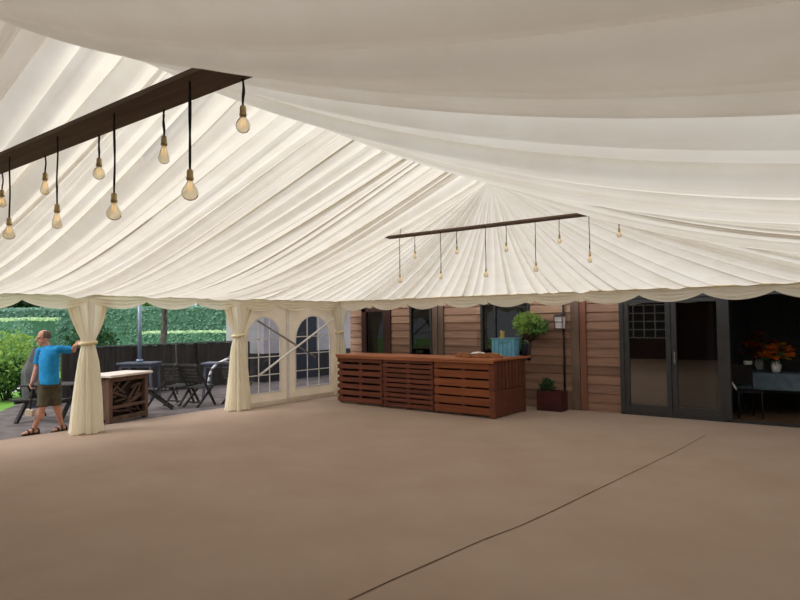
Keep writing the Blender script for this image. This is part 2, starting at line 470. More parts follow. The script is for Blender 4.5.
# ------------------------------------------------------------------ frame legs
for y in (-15, -12, -9, -6, -3, 0):
    if y < -6 or True:
        MBx = MB().bx(-W-.09, -W-.005, y-.045, y+.045, 0, E+.05)
        tag(MBx.build('trim', M['alu'], bevel=.006), kind='structure')
e = MB().beam((-W-.05, -15, E+.03), (-W-.05, .05, E+.03), .08, .1)
tag(e.build('trim', M['alu']), kind='structure')
e = MB().beam((-W-.05, .05, E+.03), (W, .05, E+.03), .08, .1)
tag(e.build('trim', M['alu']), kind='structure')

# ------------------------------------------------------------------ pole curtains
def curtain(y, label, wt=.36, wb=.30, tz=1.46, seed=0, lean=0.0, top=2.17):
    root = empty('leg_curtain', (-W-.02, y, 0), 0, label, 'curtain', 'tied curtains on the left side legs')
    rng = random.Random(seed); n = 72
    k1, k2 = rng.randint(11, 13), rng.randint(19, 23); p1, p2 = rng.uniform(0, 6), rng.uniform(0, 6)
    prof = []
    for z in [0.015, .03, .1, .25, .45, .7, .95, 1.15, 1.3, tz-.07, tz-.03, tz, tz+.03, tz+.08, tz+.2, tz+.35, tz+.5, top-.06, top]:
        if z <= tz:
            q = (tz-z)/tz; hw = .095+(wb-.095)*q**.75; hd = .075+.085*q**.8
            if z < .05: hw *= 1.03
        else:
            q = (z-tz)/(top-tz); hw = .095+(wt-.095)*q**.9; hd = .075-.03*q
        prof.append((z, hw, hd, min(1, abs(z-tz)*4)))
    rows = []
    for z, hw, hd, am in prof:
        row = []
        for j in range(n+1):
            a = -2.35+4.7*j/n
            m = 1+am*(.20*sin(k1*a+p1+z*.8)+.10*sin(k2*a+p2-z*1.3))+.03*sin(9*a)
            row.append((hd*cos(a)*m, hw*sin(a)*m+lean*(z-tz if z > tz else 0), z+(.012*sin(5*a+p1) if z < .05 else 0)))
        rows.append(row)
    MB().sheet(rows).build('drape', M['drape'], root, True)
    t = MB(); pts = []
    for j in range(25):
        a = 2*pi*j/24; pts.append((.10*cos(a), .118*sin(a), tz+.012*sin(a)))
    t.tube(pts, [.03]*25, 8, False)
    t.build('tieback', M['tie'], root, True)
    return root
curtain(-6, 'cream tied curtain touched by the man in blue', .31, .225, 1.46, 1)
curtain(-3, 'cream tied curtain beside garden chairs, left of the arched windows', .31, .24, 1.50, 2)
curtain(0, 'cream tied curtain in the far corner beside the pallet bar', .27, .21, 1.50, 3, .0)

# ------------------------------------------------------------------ left side panel with arched windows
def arch_pts(y0, y1, z0, z1, n=18):
    r = (y1-y0)/2; cyc = (y0+y1)/2; zs = z1-r
    pts = [(y0, z0), (y1, z0)]
    for i in range(n+1):
        a = pi*i/n; pts.append((cyc+r*cos(a), zs+r*sin(a)))
    return pts
wins = [(-2.77, -1.88, .27, 1.87), (-1.43, -.33, .29, 1.90)]
def curve_panel(name, outer, holes, x, th, m):
    cu = bpy.data.curves.new(name, 'CURVE'); cu.dimensions = '2D'; cu.fill_mode = 'BOTH'; cu.extrude = th/2
    for pl in [outer]+holes:
        sp = cu.splines.new('POLY'); sp.points.add(len(pl)-1); sp.use_cyclic_u = True
        for q, (a, b) in zip(sp.points, pl): q.co = (a, b, 0, 1)
    o = bpy.data.objects.new(name, cu); COL.objects.link(o)
    dg = bpy.context.evaluated_depsgraph_get(); dg.update()
    me = bpy.data.meshes.new_from_object(o.evaluated_get(dg))
    bpy.data.objects.remove(o)
    # (y,z,n) -> world
    me.transform(Matrix(((0, 0, 1, x), (1, 0, 0, 0), (0, 1, 0, 0), (0, 0, 0, 1))))
    ob = obj_from(name, me, m); return ob
WX = -W-.03
wl = curve_panel('wall_left', [(-2.97, .0), (-.03, .0), (-.03, E), (-2.97, E)], [arch_pts(*w) for w in wins], WX, .006, M['pvc'])
tag(wl, kind='structure')
def arch_top(w, y):
    y0, y1, z0, z1 = w; r = (y1-y0)/2; c = (y0+y1)/2; return z1-r+sqrt(max(0, r*r-(y-c)**2))
for i, w in enumerate(wins):
    y0, y1, z0, z1 = w
    pts = arch_pts(*w)
    fr = MB(); loop = [(WX+.008, a, b) for a, b in pts]; loop.append(loop[0])
    for a, b in zip(loop[:-1], loop[1:]): fr.beam(a, b, .03, .012, (1, 0, 0))
    f = tag(fr.build('window_%d' % (i+1), M['pvcbar']), kind='structure')
    gl = MB(); gl.add([(WX, a, b) for a, b in pts], [tuple(range(len(pts)))])
    gl.build('clear_sheet', M['clear'], f)
    for k in (1, 2):
        yy = y0+(y1-y0)*k/3
        MB().beam((WX+.006, yy, z0), (WX+.006, yy, arch_top(w, yy)), .02, .008, (1, 0, 0)).build('glazing_bar', M['pvcbar'], f)
    for zz in (z0+.38, z0+.76, z0+1.14):
        MB().beam((WX+.006, y0, zz), (WX+.006, y1, zz), .008, .02).build('glazing_bar', M['pvcbar'], f)
# doorway strip and skirt
tag(MB().bx(WX+.004, WX+.03, -1.70, -1.63, .05, 2.1).build('trim', M['pvcbar'], bevel=.004), kind='structure')
tag(MB().bx(WX+.004, WX+.02, -2.95, -.05, .02, .10).build('trim', M['pvc'], bevel=.004), kind='structure')
br = empty('cross_brace', (-W+.06, -1.5, 0), 0, 'pair of grey bracing poles crossed in front of the arched windows', 'brace')
MB().tube([(.06, -1.12, 1.80), (.06, .55, .95)], .022, 10).build('pole', M['strap'], br, True)
MB().tube([(.10, -1.14, .66), (.10, 1.12, 1.82)], .022, 10).build('pole', M['pvcbar'], br, True)

# ------------------------------------------------------------------ floor
fl = MB().bx(-6.36, W+.2, -15.2, B+.02, -.03, 0)
tag(fl.build('floor', M['carpet'], bevel=.01), kind='structure')
pts = [(1.50, -9.2), (1.60, -8.3), (1.67, -7.6), (1.76, -6.9), (1.80, -6.6), (1.90, -6.1), (1.96, -5.6), (2.02, -5.0), (2.10, -4.2), (2.2, -3.2), (2.27, -2.5), (2.33, -1.7), (2.38, -.9)]
sm = MB(); rng = random.Random(2)
row1 = []; row2 = []
for i in range(len(pts)*6-5):
    a = i/6; k = min(int(a), len(pts)-2); f = a-k
    x = pts[k][0]*(1-f)+pts[k+1][0]*f; y = pts[k][1]*(1-f)+pts[k+1][1]*f
    w = .008*(1-i/(len(pts)*6)*.55)+rng.uniform(0, .003)
    row1.append((x-w, y, .0025)); row2.append((x+w, y, .0025))
sm.sheet([row1, row2])
tag(sm.build('trim', M['seam']), kind='structure')
tag(MB().bx(-6.36, -6.33, -15.2, -6.4, 0, .004).build('trim', M['carpet']), kind='structure')

# ------------------------------------------------------------------ pendant beams and bulbs
def lighting_beam(x0, x1, yc, wdt, zb, label, wires):
    r = empty('lighting_beam', ((x0+x1)/2, yc, zb), 0, label, 'beam', 'hanging timber light beams')
    mb = MB(); n = 24; rng = random.Random(7); L = x1-x0
    for i in range(1):
        mb.box((0, 0, .014), (L, wdt, .028))
    mb.build('plank', M['beam'], r, bevel=.004)
    for wx in wires:
        h = roof((x0+x1)/2+wx)-zb-.04
        MB().tube([(wx, 0, .026), (wx+.06 if wx < 0 else wx-.06, 0, .0+h)], .004, 6).build('suspension_wire', M['cord'], r)
    return r
# bulb kinds: teardrop (long cords) and slim pear (short cords)
def bulb_proto(kind):
    r = empty('pendant_bulb')
    s = .66
    h = MB().lathe([(a*s, b*s) for a, b in [(.009, .0), (.017, -.004), (.021, -.02), (.021, -.05), (.024, -.055), (.024, -.07), (.016, -.075)]], n=14)
    h.build('lamp_holder', M['brass'], r, True)
    if kind == 'round':
        pr = [(.014, -.07), (.018, -.085), (.028, -.105), (.043, -.13), (.050, -.155), (.047, -.178), (.033, -.197), (.012, -.206)]
    elif kind == 'pear':
        pr = [(.014, -.07), (.018, -.09), (.025, -.115), (.033, -.145), (.037, -.17), (.034, -.19), (.022, -.205), (.006, -.211)]
    else:
        pr = [(.014, -.07), (.022, -.085), (.036, -.105), (.044, -.130), (.041, -.155), (.026, -.175), (.008, -.183)]
    pr = [(a*s*1.1, b*s) for a, b in pr]
    g = MB().lathe(pr, n=20).build('glass_bulb', M['bulb'], r, True)
    pts = []
    for k in range(9):
        a = pi*k/4; pts.append((.009*cos(a), .009*sin(a), -.06 if k % 2 else -.095))
    MB().tube(pts, .0011, 5).build('filament', M['filament'], r)
    return r
protos = {k: bulb_proto(k) for k in ('round', 'pear', 'squat')}
used = set()
def pendant(x, y, ztop, zbulb, kind, label, group):
    """zbulb = middle of the glass"""
    mid = -.09
    p = protos[kind]
    r = p if kind not in used else copy_tree(p)
    used.add(kind)
    zh = zbulb-mid
    r.location = (x, y, zh); tag(r, label, 'pendant light', group)
    rng = random.Random(int(x*1000)); L = ztop-zh
    r.rotation_euler = (0, 0, rng.uniform(0, 6))
    pts = [(0.004*sin(i*.5+x*9)*sin(pi*i/8), .004*cos(i*.4+x*5)*sin(pi*i/8), L*(i/8)) for i in range(9)]
    MB().tube(pts, .0048, 6).build('cord', M['cord'], r, True)
    return r

Z1 = 2.80
lighting_beam(-2.2, 2.2, -9.275, .185, Z1, 'wide dark timber light beam hanging nearest the camera, upper left', (-1.7,))
Z2 = 3.085
lighting_beam(-1.80, 1.93, -3.15, .20, Z2, 'narrow looking dark timber light beam hanging far off below the ridge end', (-1.62,))
g1 = 'bulbs on the near beam'; g2 = 'bulbs on the far beam'
near = [(-.409, 2.589, 'squat', 'amber bulb on a short cord at the left picture edge, near beam'),
        (.051, 2.33, 'round', 'amber bulb on the long cord closest to the left picture edge'),
        (.247, 2.604, 'pear', 'slim pale bulb on a short cord, second short one along the near beam'),
        (.698, 2.333, 'pear', 'slim amber bulb on a long cord, second long one along the near beam'),
        (.913, 2.58, 'squat', 'squat amber bulb on a short cord midway along the near beam'),
        (1.311, 2.31, 'round', 'round amber bulb on a long cord, third long one along the near beam'),
        (1.548, 2.579, 'pear', 'slim pear bulb on a short cord, just left of the large round bulb'),
        (1.948, 2.325, 'round', 'round amber bulb on the rightmost long cord of the near beam'),
        (2.149, 2.594, 'squat', 'squat amber bulb at the right end tip of the near beam')]
for i, (x, z, k, lab) in enumerate(near):
    sh = i % 2 == 0
    pendant(x, -9.275+(.075 if sh else -.05), Z1, z, k, lab, g1)
far = [(-1.518, 2.396, 'round', 'small bulb on a long cord at the left tip of the far beam'),
       (-1.314, 2.77, 'pear', 'small bulb on a short cord nearest the left tip of the far beam'),
       (-.747, 2.416, 'pear', 'small bulb on the second long cord along the far beam'),
       (-.539, 2.772, 'squat', 'small bulb on the second short cord along the far beam'),
       (.018, 2.402, 'round', 'small bulb on a long cord at the middle of the far beam'),
       (.28, 2.76, 'pear', 'small bulb on a short cord right of the middle of the far beam'),
       (.783, 2.433, 'round', 'small golden bulb on the fourth long cord along the far beam'),
       (1.07, 2.79, 'squat', 'small bulb on a short cord, second from the visible right end of the far beam'),
       (1.524, 2.508, 'pear', 'small bulb on a long cord at the visible right end of the far beam'),
       (1.86, 2.80, 'squat', 'small bulb hanging clear to the right of the far beam, below the lining')]
for i, (x, z, k, lab) in enumerate(far):
    sh = i % 2 == 1
    pendant(x, -3.15+(.07 if sh else -.06), Z2, z, k, lab, g2)

# ------------------------------------------------------------------ timber building behind
def clad_wall(x0, x1, z0, z1, mb, pitch=.17):
    z = z0
    k0 = math.floor(z0/pitch)
    z = z0
    while z < z1-.001:
        zt = min((math.floor(z/pitch+1e-6)+1)*pitch, z1)
        # lapped board: bottom proud, top tucked in
        vs = [(x0, B-.022, z+.004), (x1, B-.022, z+.004), (x1, B-.004, zt), (x0, B-.004, zt),
              (x0, B+.08, z+.004), (x1, B+.08, z+.004), (x1, B+.08, zt), (x0, B+.08, zt)]
        mb.add(vs, [(0,1,2,3),(5,4,7,6),(0,4,5,1),(3,2,6,7),(1,5,6,2),(4,0,3,7)])
        z = zt
cw = MB(); H = 2.30
clad_wall(-5.92, -5.53, 0, H, cw)
clad_wall(-4.70, -4.07, 0, H, cw)
clad_wall(-4.07, -3.45, 0, .86, cw); clad_wall(-4.07, -3.45, 2.12, H, cw)
clad_wall(-5.53, -4.70, 2.12, H, cw)
clad_wall(-3.45, -2.2, 0, H, cw)
clad_wall(-2.2, -1.07, 0, .93, cw); clad_wall(-2.2, -1.07, 2.12, H, cw)
clad_wall(-1.07, .74, 0, H, cw)
clad_wall(.74, 4.4, 2.14, H, cw)
clad_wall(4.4, 6.6, 0, H, cw)
tag(cw.build('wall_rear', M['clad']), kind='structure')
for x0, x1, m in [(-3.43, -3.29, 'post'), (-3.27, -3.13, 'post'), (-.21, -.04, 'post'), (-.03, .09, 'redpost'), (-4.72, -4.62, 'brownframe')]:
    tag(MB().bx(x0, x1, B-.05, B+.05, 0, H).build('trim', M[m], bevel=.006), kind='structure')
# building eave above the gap, roof edge board
tag(MB().bx(-5.95, 6.6, B-.05, B+.1, 2.30, 2.34).build('trim', M['brownframe']), kind='structure')

def win(n, x0, x1, z0, z1, mframe, mull=(), trans=(), fw=.055, yy=B-.01):
    f = MB()
    f.bx(x0, x0+fw, yy-.03, yy+.06, z0, z1).bx(x1-fw, x1, yy-.03, yy+.06, z0, z1)
    f.bx(x0, x1, yy-.03, yy+.06, z0, z0+fw).bx(x0, x1, yy-.03, yy+.06, z1-fw, z1)
    o = tag(f.build('window_%d' % n, M[mframe], bevel=.004), kind='structure')
    g = MB().bx(x0+fw, x1-fw, yy+.01, yy+.018, z0+fw, z1-fw); g.build('pane', M['paneglass'], o)
    for m in mull: MB().bx(m-.02, m+.02, yy-.02, yy+.04, z0+fw, z1-fw).build('mullion', M[mframe], o)
    for t in trans: MB().bx(x0+fw, x1-fw, yy-.02, yy+.04, t-.015, t+.015).build('glazing_bar', M[mframe], o)
    return o
win(3, -5.53, -4.72, 0.02, 2.12, 'brownframe', (), (), .14)
win(4, -4.07, -3.45, .86, 2.12, 'darkframe')
win(5, -2.2, -1.07, .93, 2.12, 'darkframe', (-1.86,))
# white small-paned sashes seen dimly inside window 4 top and door
# rooms behind
rm = MB()
tag(MB().bx(-5.9, 2.2, 2.2, 2.3, 0, 2.26).build('wall_inner', M['roomwall']), kind='structure')
tag(MB().bx(-5.9, 7.2, B+.08, 5.6, -.05, -.005).build('floor', M['roomfloor']), kind='structure')
tag(MB().bx(-5.9, 7.2, B+.08, 5.6, 2.25, 2.31).build('ceiling', M['roomwall']), kind='structure')
tag(MB().bx(2.1, 7.2, 5.5, 5.6, 0, 2.26).build('wall_back', M['roomwall']), kind='structure')
tag(MB().bx(7.1, 7.2, B+.08, 5.6, 0, 2.26).build('wall_side', M['roomwall']), kind='structure')
tag(MB().bx(-5.92, -5.82, B+.08, 5.6, 0, 2.26).build('wall_side', M['roomwall']), kind='structure')
tag(MB().bx(2.1, 2.2, B+.5, 5.6, 0, 2.26).build('wall_side', M['roomwall']), kind='structure')

# glazed doors: two closed leaves and the open doorway on the right
def leaf_door(n, x0, x1, midrail, grid):
    f = MB(); s = .085; y0, y1 = B-.05, B+.02; z0, z1 = .03, 2.10
    f.bx(x0, x0+s, y0, y1, z0, z1).bx(x1-s, x1, y0, y1, z0, z1).bx(x0+s, x1-s, y0, y1, z0, z0+.16).bx(x0+s, x1-s, y0, y1, z1-s, z1)
    o = tag(f.build('door_%d' % n, M['darkframe'], bevel=.005), kind='structure')
    MB().bx(x0+s, x1-s, B-.02, B-.01, z0+.16, z1-s).build('pane', M['doorglass' if grid else 'doorglass2'], o)
    return o
d1 = leaf_door(1, .80, 1.60, 1.0, True)
d2 = leaf_door(2, 1.61, 2.42, 1.0, False)
MB().bx(1.655, 1.675, B-.1, B-.085, .95, 1.15).build('handle', M['alu'], d2)
MB().bx(1.655, 1.675, B-.09, B-.05, .97, .99).bx(1.655, 1.675, B-.09, B-.05, 1.11, 1.13).build('handle_mount', M['alu'], d2)
fr = MB().bx(.72, .80, B-.07, B+.08, 0, 2.14).bx(2.42, 2.52, B-.07, B+.08, 0, 2.14).bx(.72, 4.4, B-.07, B+.08, 2.10, 2.16).bx(4.32, 4.4, B-.07, B+.08, 0, 2.1)
tag(fr.build('trim', M['darkframe'], bevel=.004), kind='structure')
tag(MB().bx(.72, 4.4, B-.07, B+.08, 0, .03).build('trim', M['darkframe']), kind='structure')

# dining table with flowers inside the doorway
tb = empty('dining_table', (3.15, 2.0, -.005), 0, 'dark dining table under a blue grey cloth inside the open doorway', 'table')
MB().bx(-.75, .75, -.45, .45, .71, .74).build('table_top', M['darkwood'], tb, bevel=.005)
c = MB(); rows = []
for i in range(5):
    v = i/4; row = []
    loop = [(-.77, -.47), (.77, -.47), (.77, .47), (-.77, .47), (-.77, -.47)]
    for k in range(4):
        for j in range(12):
            u = j/12; x = loop[k][0]*(1-u)+loop[k+1][0]*u; y = loop[k][1]*(1-u)+loop[k+1][1]*u
            w = 1+.02*v*sin((k*12+j)*1.9); row.append((x*w, y*w, .747-.28*v))
    row.append(row[0]); rows.append(row)
c.sheet(rows); c.bx(-.77, .77, -.47, .47, .742, .748); c.build('tablecloth', M['tablecloth'], tb)
for sx in (-1, 1):
    for sy in (-1, 1): MB().box((sx*.66, sy*.36, .355), (.06, .06, .71)).build('leg', M['darkwood'], tb)
def bouquet(loc, mats, rad, hgt, label, seed, pot=.085):
    r = empty('flower_vase', loc, 0, label, 'flowers'); rng = random.Random(seed)
    MB().lathe([(.05, 0), (pot*.8, .02), (pot, .12), (pot*.7, .2), (pot*.75, .22)], n=18).build('vase', M['white'], r, True)
    st = MB()
    for mk, cnt, sz in mats:
        lf = MB()
        for _ in range(cnt):
            fm = MB(); a = rng.uniform(0, 6.28); rr = rad*sqrt(rng.random()); z = .24+hgt*rng.random()*(1-.4*rr/rad)
            p = Vector((rr*cos(a), rr*sin(a), z)); st.tube([(0, 0, .1), (p.x*.5, p.y*.5, z*.6), p], .004, 4)
            for q in range(8):
                b = q*6.28/8+rng.random()*.4; d = Vector((cos(b), sin(b), rng.uniform(-.2, .6)))*sz; e2 = Vector((-sin(b), cos(b), .2))*sz*.42
                (lf if mk.startswith('leaf') else fm).add([p, p+d*.6+e2, p+d, p+d*.6-e2], [(0, 1, 2, 3)])
            if not mk.startswith('leaf'): fm.build('bloom', M[mk], r)
        if mk.startswith('leaf'): lf.build('leaves', M[mk], r)['kind'] = 'stuff'
    st.build('stems', M['leaf_dark'], r)['kind'] = 'stuff'
    return r
bouquet((3.05, 1.80, .745), [('flower_o', 34, .095), ('flower_y', 14, .08), ('leaf_mid', 14, .08)], .24, .32, 'orange and yellow flower arrangement on the table inside the doorway', 3)
bouquet((2.74, 2.30, .745), [('flower_r', 44, .10), ('leaf_mid', 10, .07)], .26, .5, 'taller russet flower arrangement at the left end of the indoor table', 8)
j = empty('table_lamp', (2.62, 1.72, .743), 0, 'white cup shaped bowl in front of the russet flowers', 'bowl')
MB().lathe([(.04, 0), (.05, .01), (.055, .1), (.07, .16), (.075, .2)], n=18).build('bowl', M['white'], j, True)
j.name = 'white_bowl'
ch = empty('metal_chair', (2.63, 1.25, -.005), .5, 'dark chair with a pale metal arm just inside the doorway', 'chair')
MB().bx(-.2, .2, -.2, .2, .44, .47).build('seat', M['black'], ch, bevel=.01)
MB().bx(-.2, .2, .18, .2, .55, .9).build('backrest', M['black'], ch, bevel=.01)
for sx in (-1, 1):
    MB().tube([(sx*.19, .19, 0), (sx*.19, .19, .9)], .012, 8).build('leg', M['black'], ch, True)
    MB().tube([(sx*.19, -.19, 0), (sx*.19, -.19, .45)], .012, 8).build('leg', M['black'], ch, True)
MB().tube([(-.22, -.2, .5), (-.22, .18, .72)], .014, 8).build('arm', M['pvcbar'], ch, True)

# ------------------------------------------------------------------ pallet bar
BR = -.045
bar = empty('pallet_bar', (-2.84, -.60, 0), BR, 'long reddish brown bar counter built of timber pallets in front of the building', 'bar counter')
X0, X1 = -1.93, 1.93; YF = -.60
def pallet(x0, x1, m, rows, gap, seed, z1=.93):
    rng = random.Random(seed); mb = MB(); st = []
    hh = (z1-.03)/rows; xm = (x0+x1)/2
    for k in range(rows):
        z0 = .03+k*hh; zt = z0+hh-gap
        mb.bx(x0+.006+rng.uniform(0, .008), x1-.006-rng.uniform(0, .008), YF, YF+.024, z0+gap*.5, zt+gap*.5)
        # gaps show the dark board added behind
    for xs in (x0+.05, xm, x1-.05):
        st.append(MB().bx(xs-.045, xs+.045, YF+.024, YF+.12, .02, z1))
    p = mb.build('pallet_panel', M[m], bar, bevel=.004)
    for q in st: q.build('stringer', M['pal_dark'], p)
    b2 = MB().bx(x0+.0, x1-.0, YF+.125, YF+.14, .02, z1)  # dark board added behind the slats, stands in for shade in the gaps
    b2.build('gap_shade_board', M['rusticdark'], p)
    return p
pallet(X0, -.67, 'pal_red', 7, .042, 1)
pallet(-.66, .62, 'pal_dark', 10, .026, 2)
pallet(.63, X1, 'pal_light', 6, .03, 3)
# notched left edge blocks
for k in range(7): MB().bx(X0-.02, X0+.03, YF-.012, YF+.09, .05+k*.128, .05+k*.128+.08).build('edge_block', M['pal_red'], bar, bevel=.004)
# right end: vertical boards over a lower panel
sd = MB(); y = YF+.03; k = 0
while y < .50:
    sd.bx(X1-.005, X1+.02, y, y+.105, .46, .93); y += .125
p = sd.build('end_panel', M['pal_side'], bar, bevel=.004)
MB().bx(X1-.01, X1+.012, YF+.03, .55, .02, .45).build('kick_panel', M['pal_side'], p)
MB().bx(X1-.09, X1+.03, YF-.005, YF+.04, .0, .94).build('corner_post', M['pal_red'], bar, bevel=.005)
MB().bx(X1-.06, X1+.02, .49, .56, .0, .94).build('corner_post', M['pal_side'], bar, bevel=.005)
MB().bx(X1-.04, X1-.012, YF+.15, .5, .02, .93).build('end_lining', M['rusticdark'], bar)
tp = MB()
for a, b in [(-.66, -.42), (-.41, -.17), (-.16, .08)]: tp.bx(X0-.03, X1+.05, a, b, .935, .975)
tp.bx(X1-.62, X1+.05, .09, .72, .935, .975)
tp.build('counter_top', M['bartop'], bar, bevel=.006)
MB().bx(X0-.02, X1+.03, -.645, -.615, .902, .934).build('fascia_board', M['bartop'], bar, bevel=.004)
for xx in (X0+.04, -.3, X1-.55): MB().bx(xx-.03, xx+.03, -.0, .06, 0, .935).build('leg', M['pal_dark'], bar)
MB().bx(X1-.5, X1-.44, .5, .56, 0, .935).build('leg', M['pal_dark'], bar)

bar.scale = (1, 1, 1.08)
TZ = .976*1.08
# things lying on the bar
def bar_xy(x, y): return (-2.84+x*cos(BR)-y*sin(BR), -.60+x*sin(BR)+y*cos(BR))
rng = random.Random(4)
offs = [(1.05, -.30, .3, 'short brown timber offcut nearest the middle of the bar top'),
        (1.28, -.42, -.4, 'brown timber offcut lying at the front edge of the bar top'),
        (1.42, -.20, 1.3, 'brown timber offcut lying crosswise behind the front ones'),
        (1.55, -.40, .1, 'long brown timber offcut before the blue crate'),
        (1.64, -.16, .1, 'brown timber offcut leaning into the heap by the crate'),
        (1.83, -.30, .0, 'brown timber offcut at the right end of the heap')]
for x, y, rz, lab in offs:
    px, py = bar_xy(x, y)
    r = empty('timber_offcut', (px, py, TZ), rz, lab, 'offcut', 'timber offcuts on the bar')
    L = rng.uniform(.16, .3)
    MB().box((0, 0, .025), (L, .09, .05)).build('block', M['offcut'], r, bevel=.008)
    MB().box((rng.uniform(-.03, .03), .01, .066), (L*.6, .06, .03), (0, 0, .3)).build('chip', M['offcut'], r, bevel=.008)
cx, cy = bar_xy(1.62, .40)
cr = empty('plastic_crate', (cx, cy, TZ), .12, 'light blue plastic crate on the right end of the bar', 'crate')
cm = MB(); L_, D_, H_ = .44, .28, .33
cm.box((0, 0, .006), (L_, D_, .012))
for sy in (-1, 1): cm.box((0, sy*D_/2, H_/2), (L_+.01, .012, H_))
for sx in (-1, 1): cm.box((sx*L_/2, 0, H_/2), (.012, D_, H_))
cm.build('body', M['blue'], cr, bevel=.004)
rim = MB()
for sy in (-1, 1): rim.box((0, sy*(D_/2+.006), H_), (L_+.05, .022, .025))
for sx in (-1, 1): rim.box((sx*(L_/2+.008), 0, H_), (.022, D_+.03, .025))
rim.build('rim', M['bluerim'], cr, bevel=.004)
rb = MB()
for k in range(5): rb.box((-.17+k*.085, -D_/2-.008, .16), (.014, .01, .28))
rb.build('ribs', M['bluerim'], cr)
MB().box((.0, -D_/2-.012, .26), (.12, .012, .03)).build('handle', M['bluerim'], cr, bevel=.003)
pb = empty('paper_bag', (cx-.10, cy, TZ+.013), .3, 'crumpled yellowish paper bag sticking out of the blue crate', 'bag')
q = MB(); rows = []
for i in range(9):
    v = i/8; row = []
    for k in range(17):
        a = 2*pi*k/16; s = .06*(1-.45*v+.25*sin(v*9)*.3)*(1+.18*sin(5*a+v*7)); row.append((s*cos(a)+.03*v, s*sin(a)*.8, .42*v))
    rows.append(row)
q.sheet(rows).build('bag_body', M['yellow'], pb)
q = MB().box((.03, 0, .44), (.08, .03, .05), (.2, .4, .5)); q.build('folded_top', M['yellow'], pb)
wc = empty('folded_cloth', (*bar_xy(1.26, -.02), TZ), .25, 'white folded cloth draped beside the blue crate', 'cloth')
q = MB(); rows = []
for i in range(9):
    u = i/8*2-1; rows.append([(.19*u, .08*(k/6*2-1), .012+.07*(1-u*u)**.8*(1-.3*(k/6*2-1)**2)+.008*sin(k*2+i)) for k in range(7)])
q.sheet(rows); q.build('cloth_sheet', M['white'], wc, True, solid=.012)
bk = empty('dark_bucket', (*bar_xy(1.93, .58), TZ), 0, 'dark navy bucket at the right rear corner of the bar', 'bucket')
q = MB(); q.lathe([(.055, 0), (.072, .22), (.076, .225), (.076, .24), (.068, .24), (.064, .22), (.05, .02), (.0, .02)], n=22); q.build('pail', M['navy'], bk, True)
q = MB().tube([(.074*cos(a), .02, .23+.07*sin(a)) for a in [pi*i/12 for i in range(13)]], .004, 6); q.build('bail_handle', M['alu'], bk, True)

# ------------------------------------------------------------------ planter, basket, lantern pole
def leaves(mb, c, r, n, size, rng, shell=.55, up=.3, long=1.0):
    c = Vector(c)
    for _ in range(n):
        d = Vector((rng.gauss(0, 1), rng.gauss(0, 1), rng.gauss(0, 1))).normalized()
        q = shell+(1-shell)*rng.random()
        p = c+Vector((d.x*r[0], d.y*r[1], d.z*r[2]))*q
        a = Vector((rng.gauss(0, 1), rng.gauss(0, 1), rng.gauss(0, 1)+up)).normalized()+d*.6
        a.normalize(); b = a.orthogonal().normalized()
        b.rotate(Matrix.Rotation(rng.uniform(0, 6.28), 3, a))
        s = size*rng.uniform(.6, 1.3); nn = a.cross(b)
        mb.add([p, p+a*s*.5*long+b*s*.3+nn*s*.08, p+a*s*long-nn*s*.05, p+a*s*.5*long-b*s*.3+nn*s*.08], [(0, 1, 2, 3)])
pl = empty('planter_box', (-.50, .24, 0), 0, 'dark red planter box with a low green plant below the lantern pole', 'planter')
q = MB().box((0, 0, .02), (.50, .30, .04))
for sy in (-1, 1): q.box((0, sy*.14, .20), (.50, .025, .36))
for sx in (-1, 1): q.box((sx*.238, 0, .20), (.025, .30, .36))
q.build('trough', M['redbox'], pl, bevel=.006)
MB().box((0, 0, .33), (.45, .255, .02)).build('soil', M['soil'], pl)
q = MB(); rng = random.Random(9); leaves(q, (-.10, 0, .45), (.13, .11, .15), 160, .08, rng, .2); q.build('foliage', M['leaf_dark'], pl)
hb = empty('hanging_plant', (-.97, .29, 1.42), 0, 'bushy bright green plant in a hanging basket on the building wall', 'plant')
MB().lathe([(.03, -.10), (.10, -.07), (.14, .0), (.15, .05)], n=20).build('basket', M['terracotta'], hb, True)
q = MB(); leaves(q, (0, -.02, .22), (.34, .22, .22), 900, .09, rng, .25); q.build('foliage', M['leaf_bright'], hb)
q = MB(); leaves(q, (.20, -.02, .17), (.22, .18, .16), 350, .08, rng, .2); q.build('dark_foliage', M['leaf_mid'], hb)
MB().tube([(0, .22, .62), (0, .1, .66), (0, 0, .6), (0, 0, .05)], .008, 6).build('hook', M['black'], hb, True)
lp = empty('lantern_pole', (-.345, .50, 0), 0, 'slim black pole carrying a white paned lantern against the wall', 'lantern')
MB().tube([(0, 0, 0), (0, 0, 2.3)], .02, 10).build('pole', M['black'], lp, True)
MB().lathe([(.03, 0), (.03, .015), (.022, .03)], n=16).build('foot', M['black'], lp)
la = MB().box((-.03, -.10, 1.68), (.15, .12, .23), None, 1.2); lb = la.build('lantern_glass', M['milk'], lp, bevel=.006)
q = MB()
for x in (-.115, .045): q.beam((x*.9, -.166, 1.56), (x*1.05, -.175, 1.80), .012, .012)
for z in (1.56, 1.69, 1.80): q.box((-.03, -.168, z), (.19, .014, .012))
q.build('lantern_bars', M['black'], lp)
MB().box((-.03, -.10, 1.82), (.2, .16, .03), None, .6).build('lantern_cap', M['black'], lp)
MB().box((-.03, -.03, 1.83), (.06, .06, .02)).build('bracket', M['black'], lp)

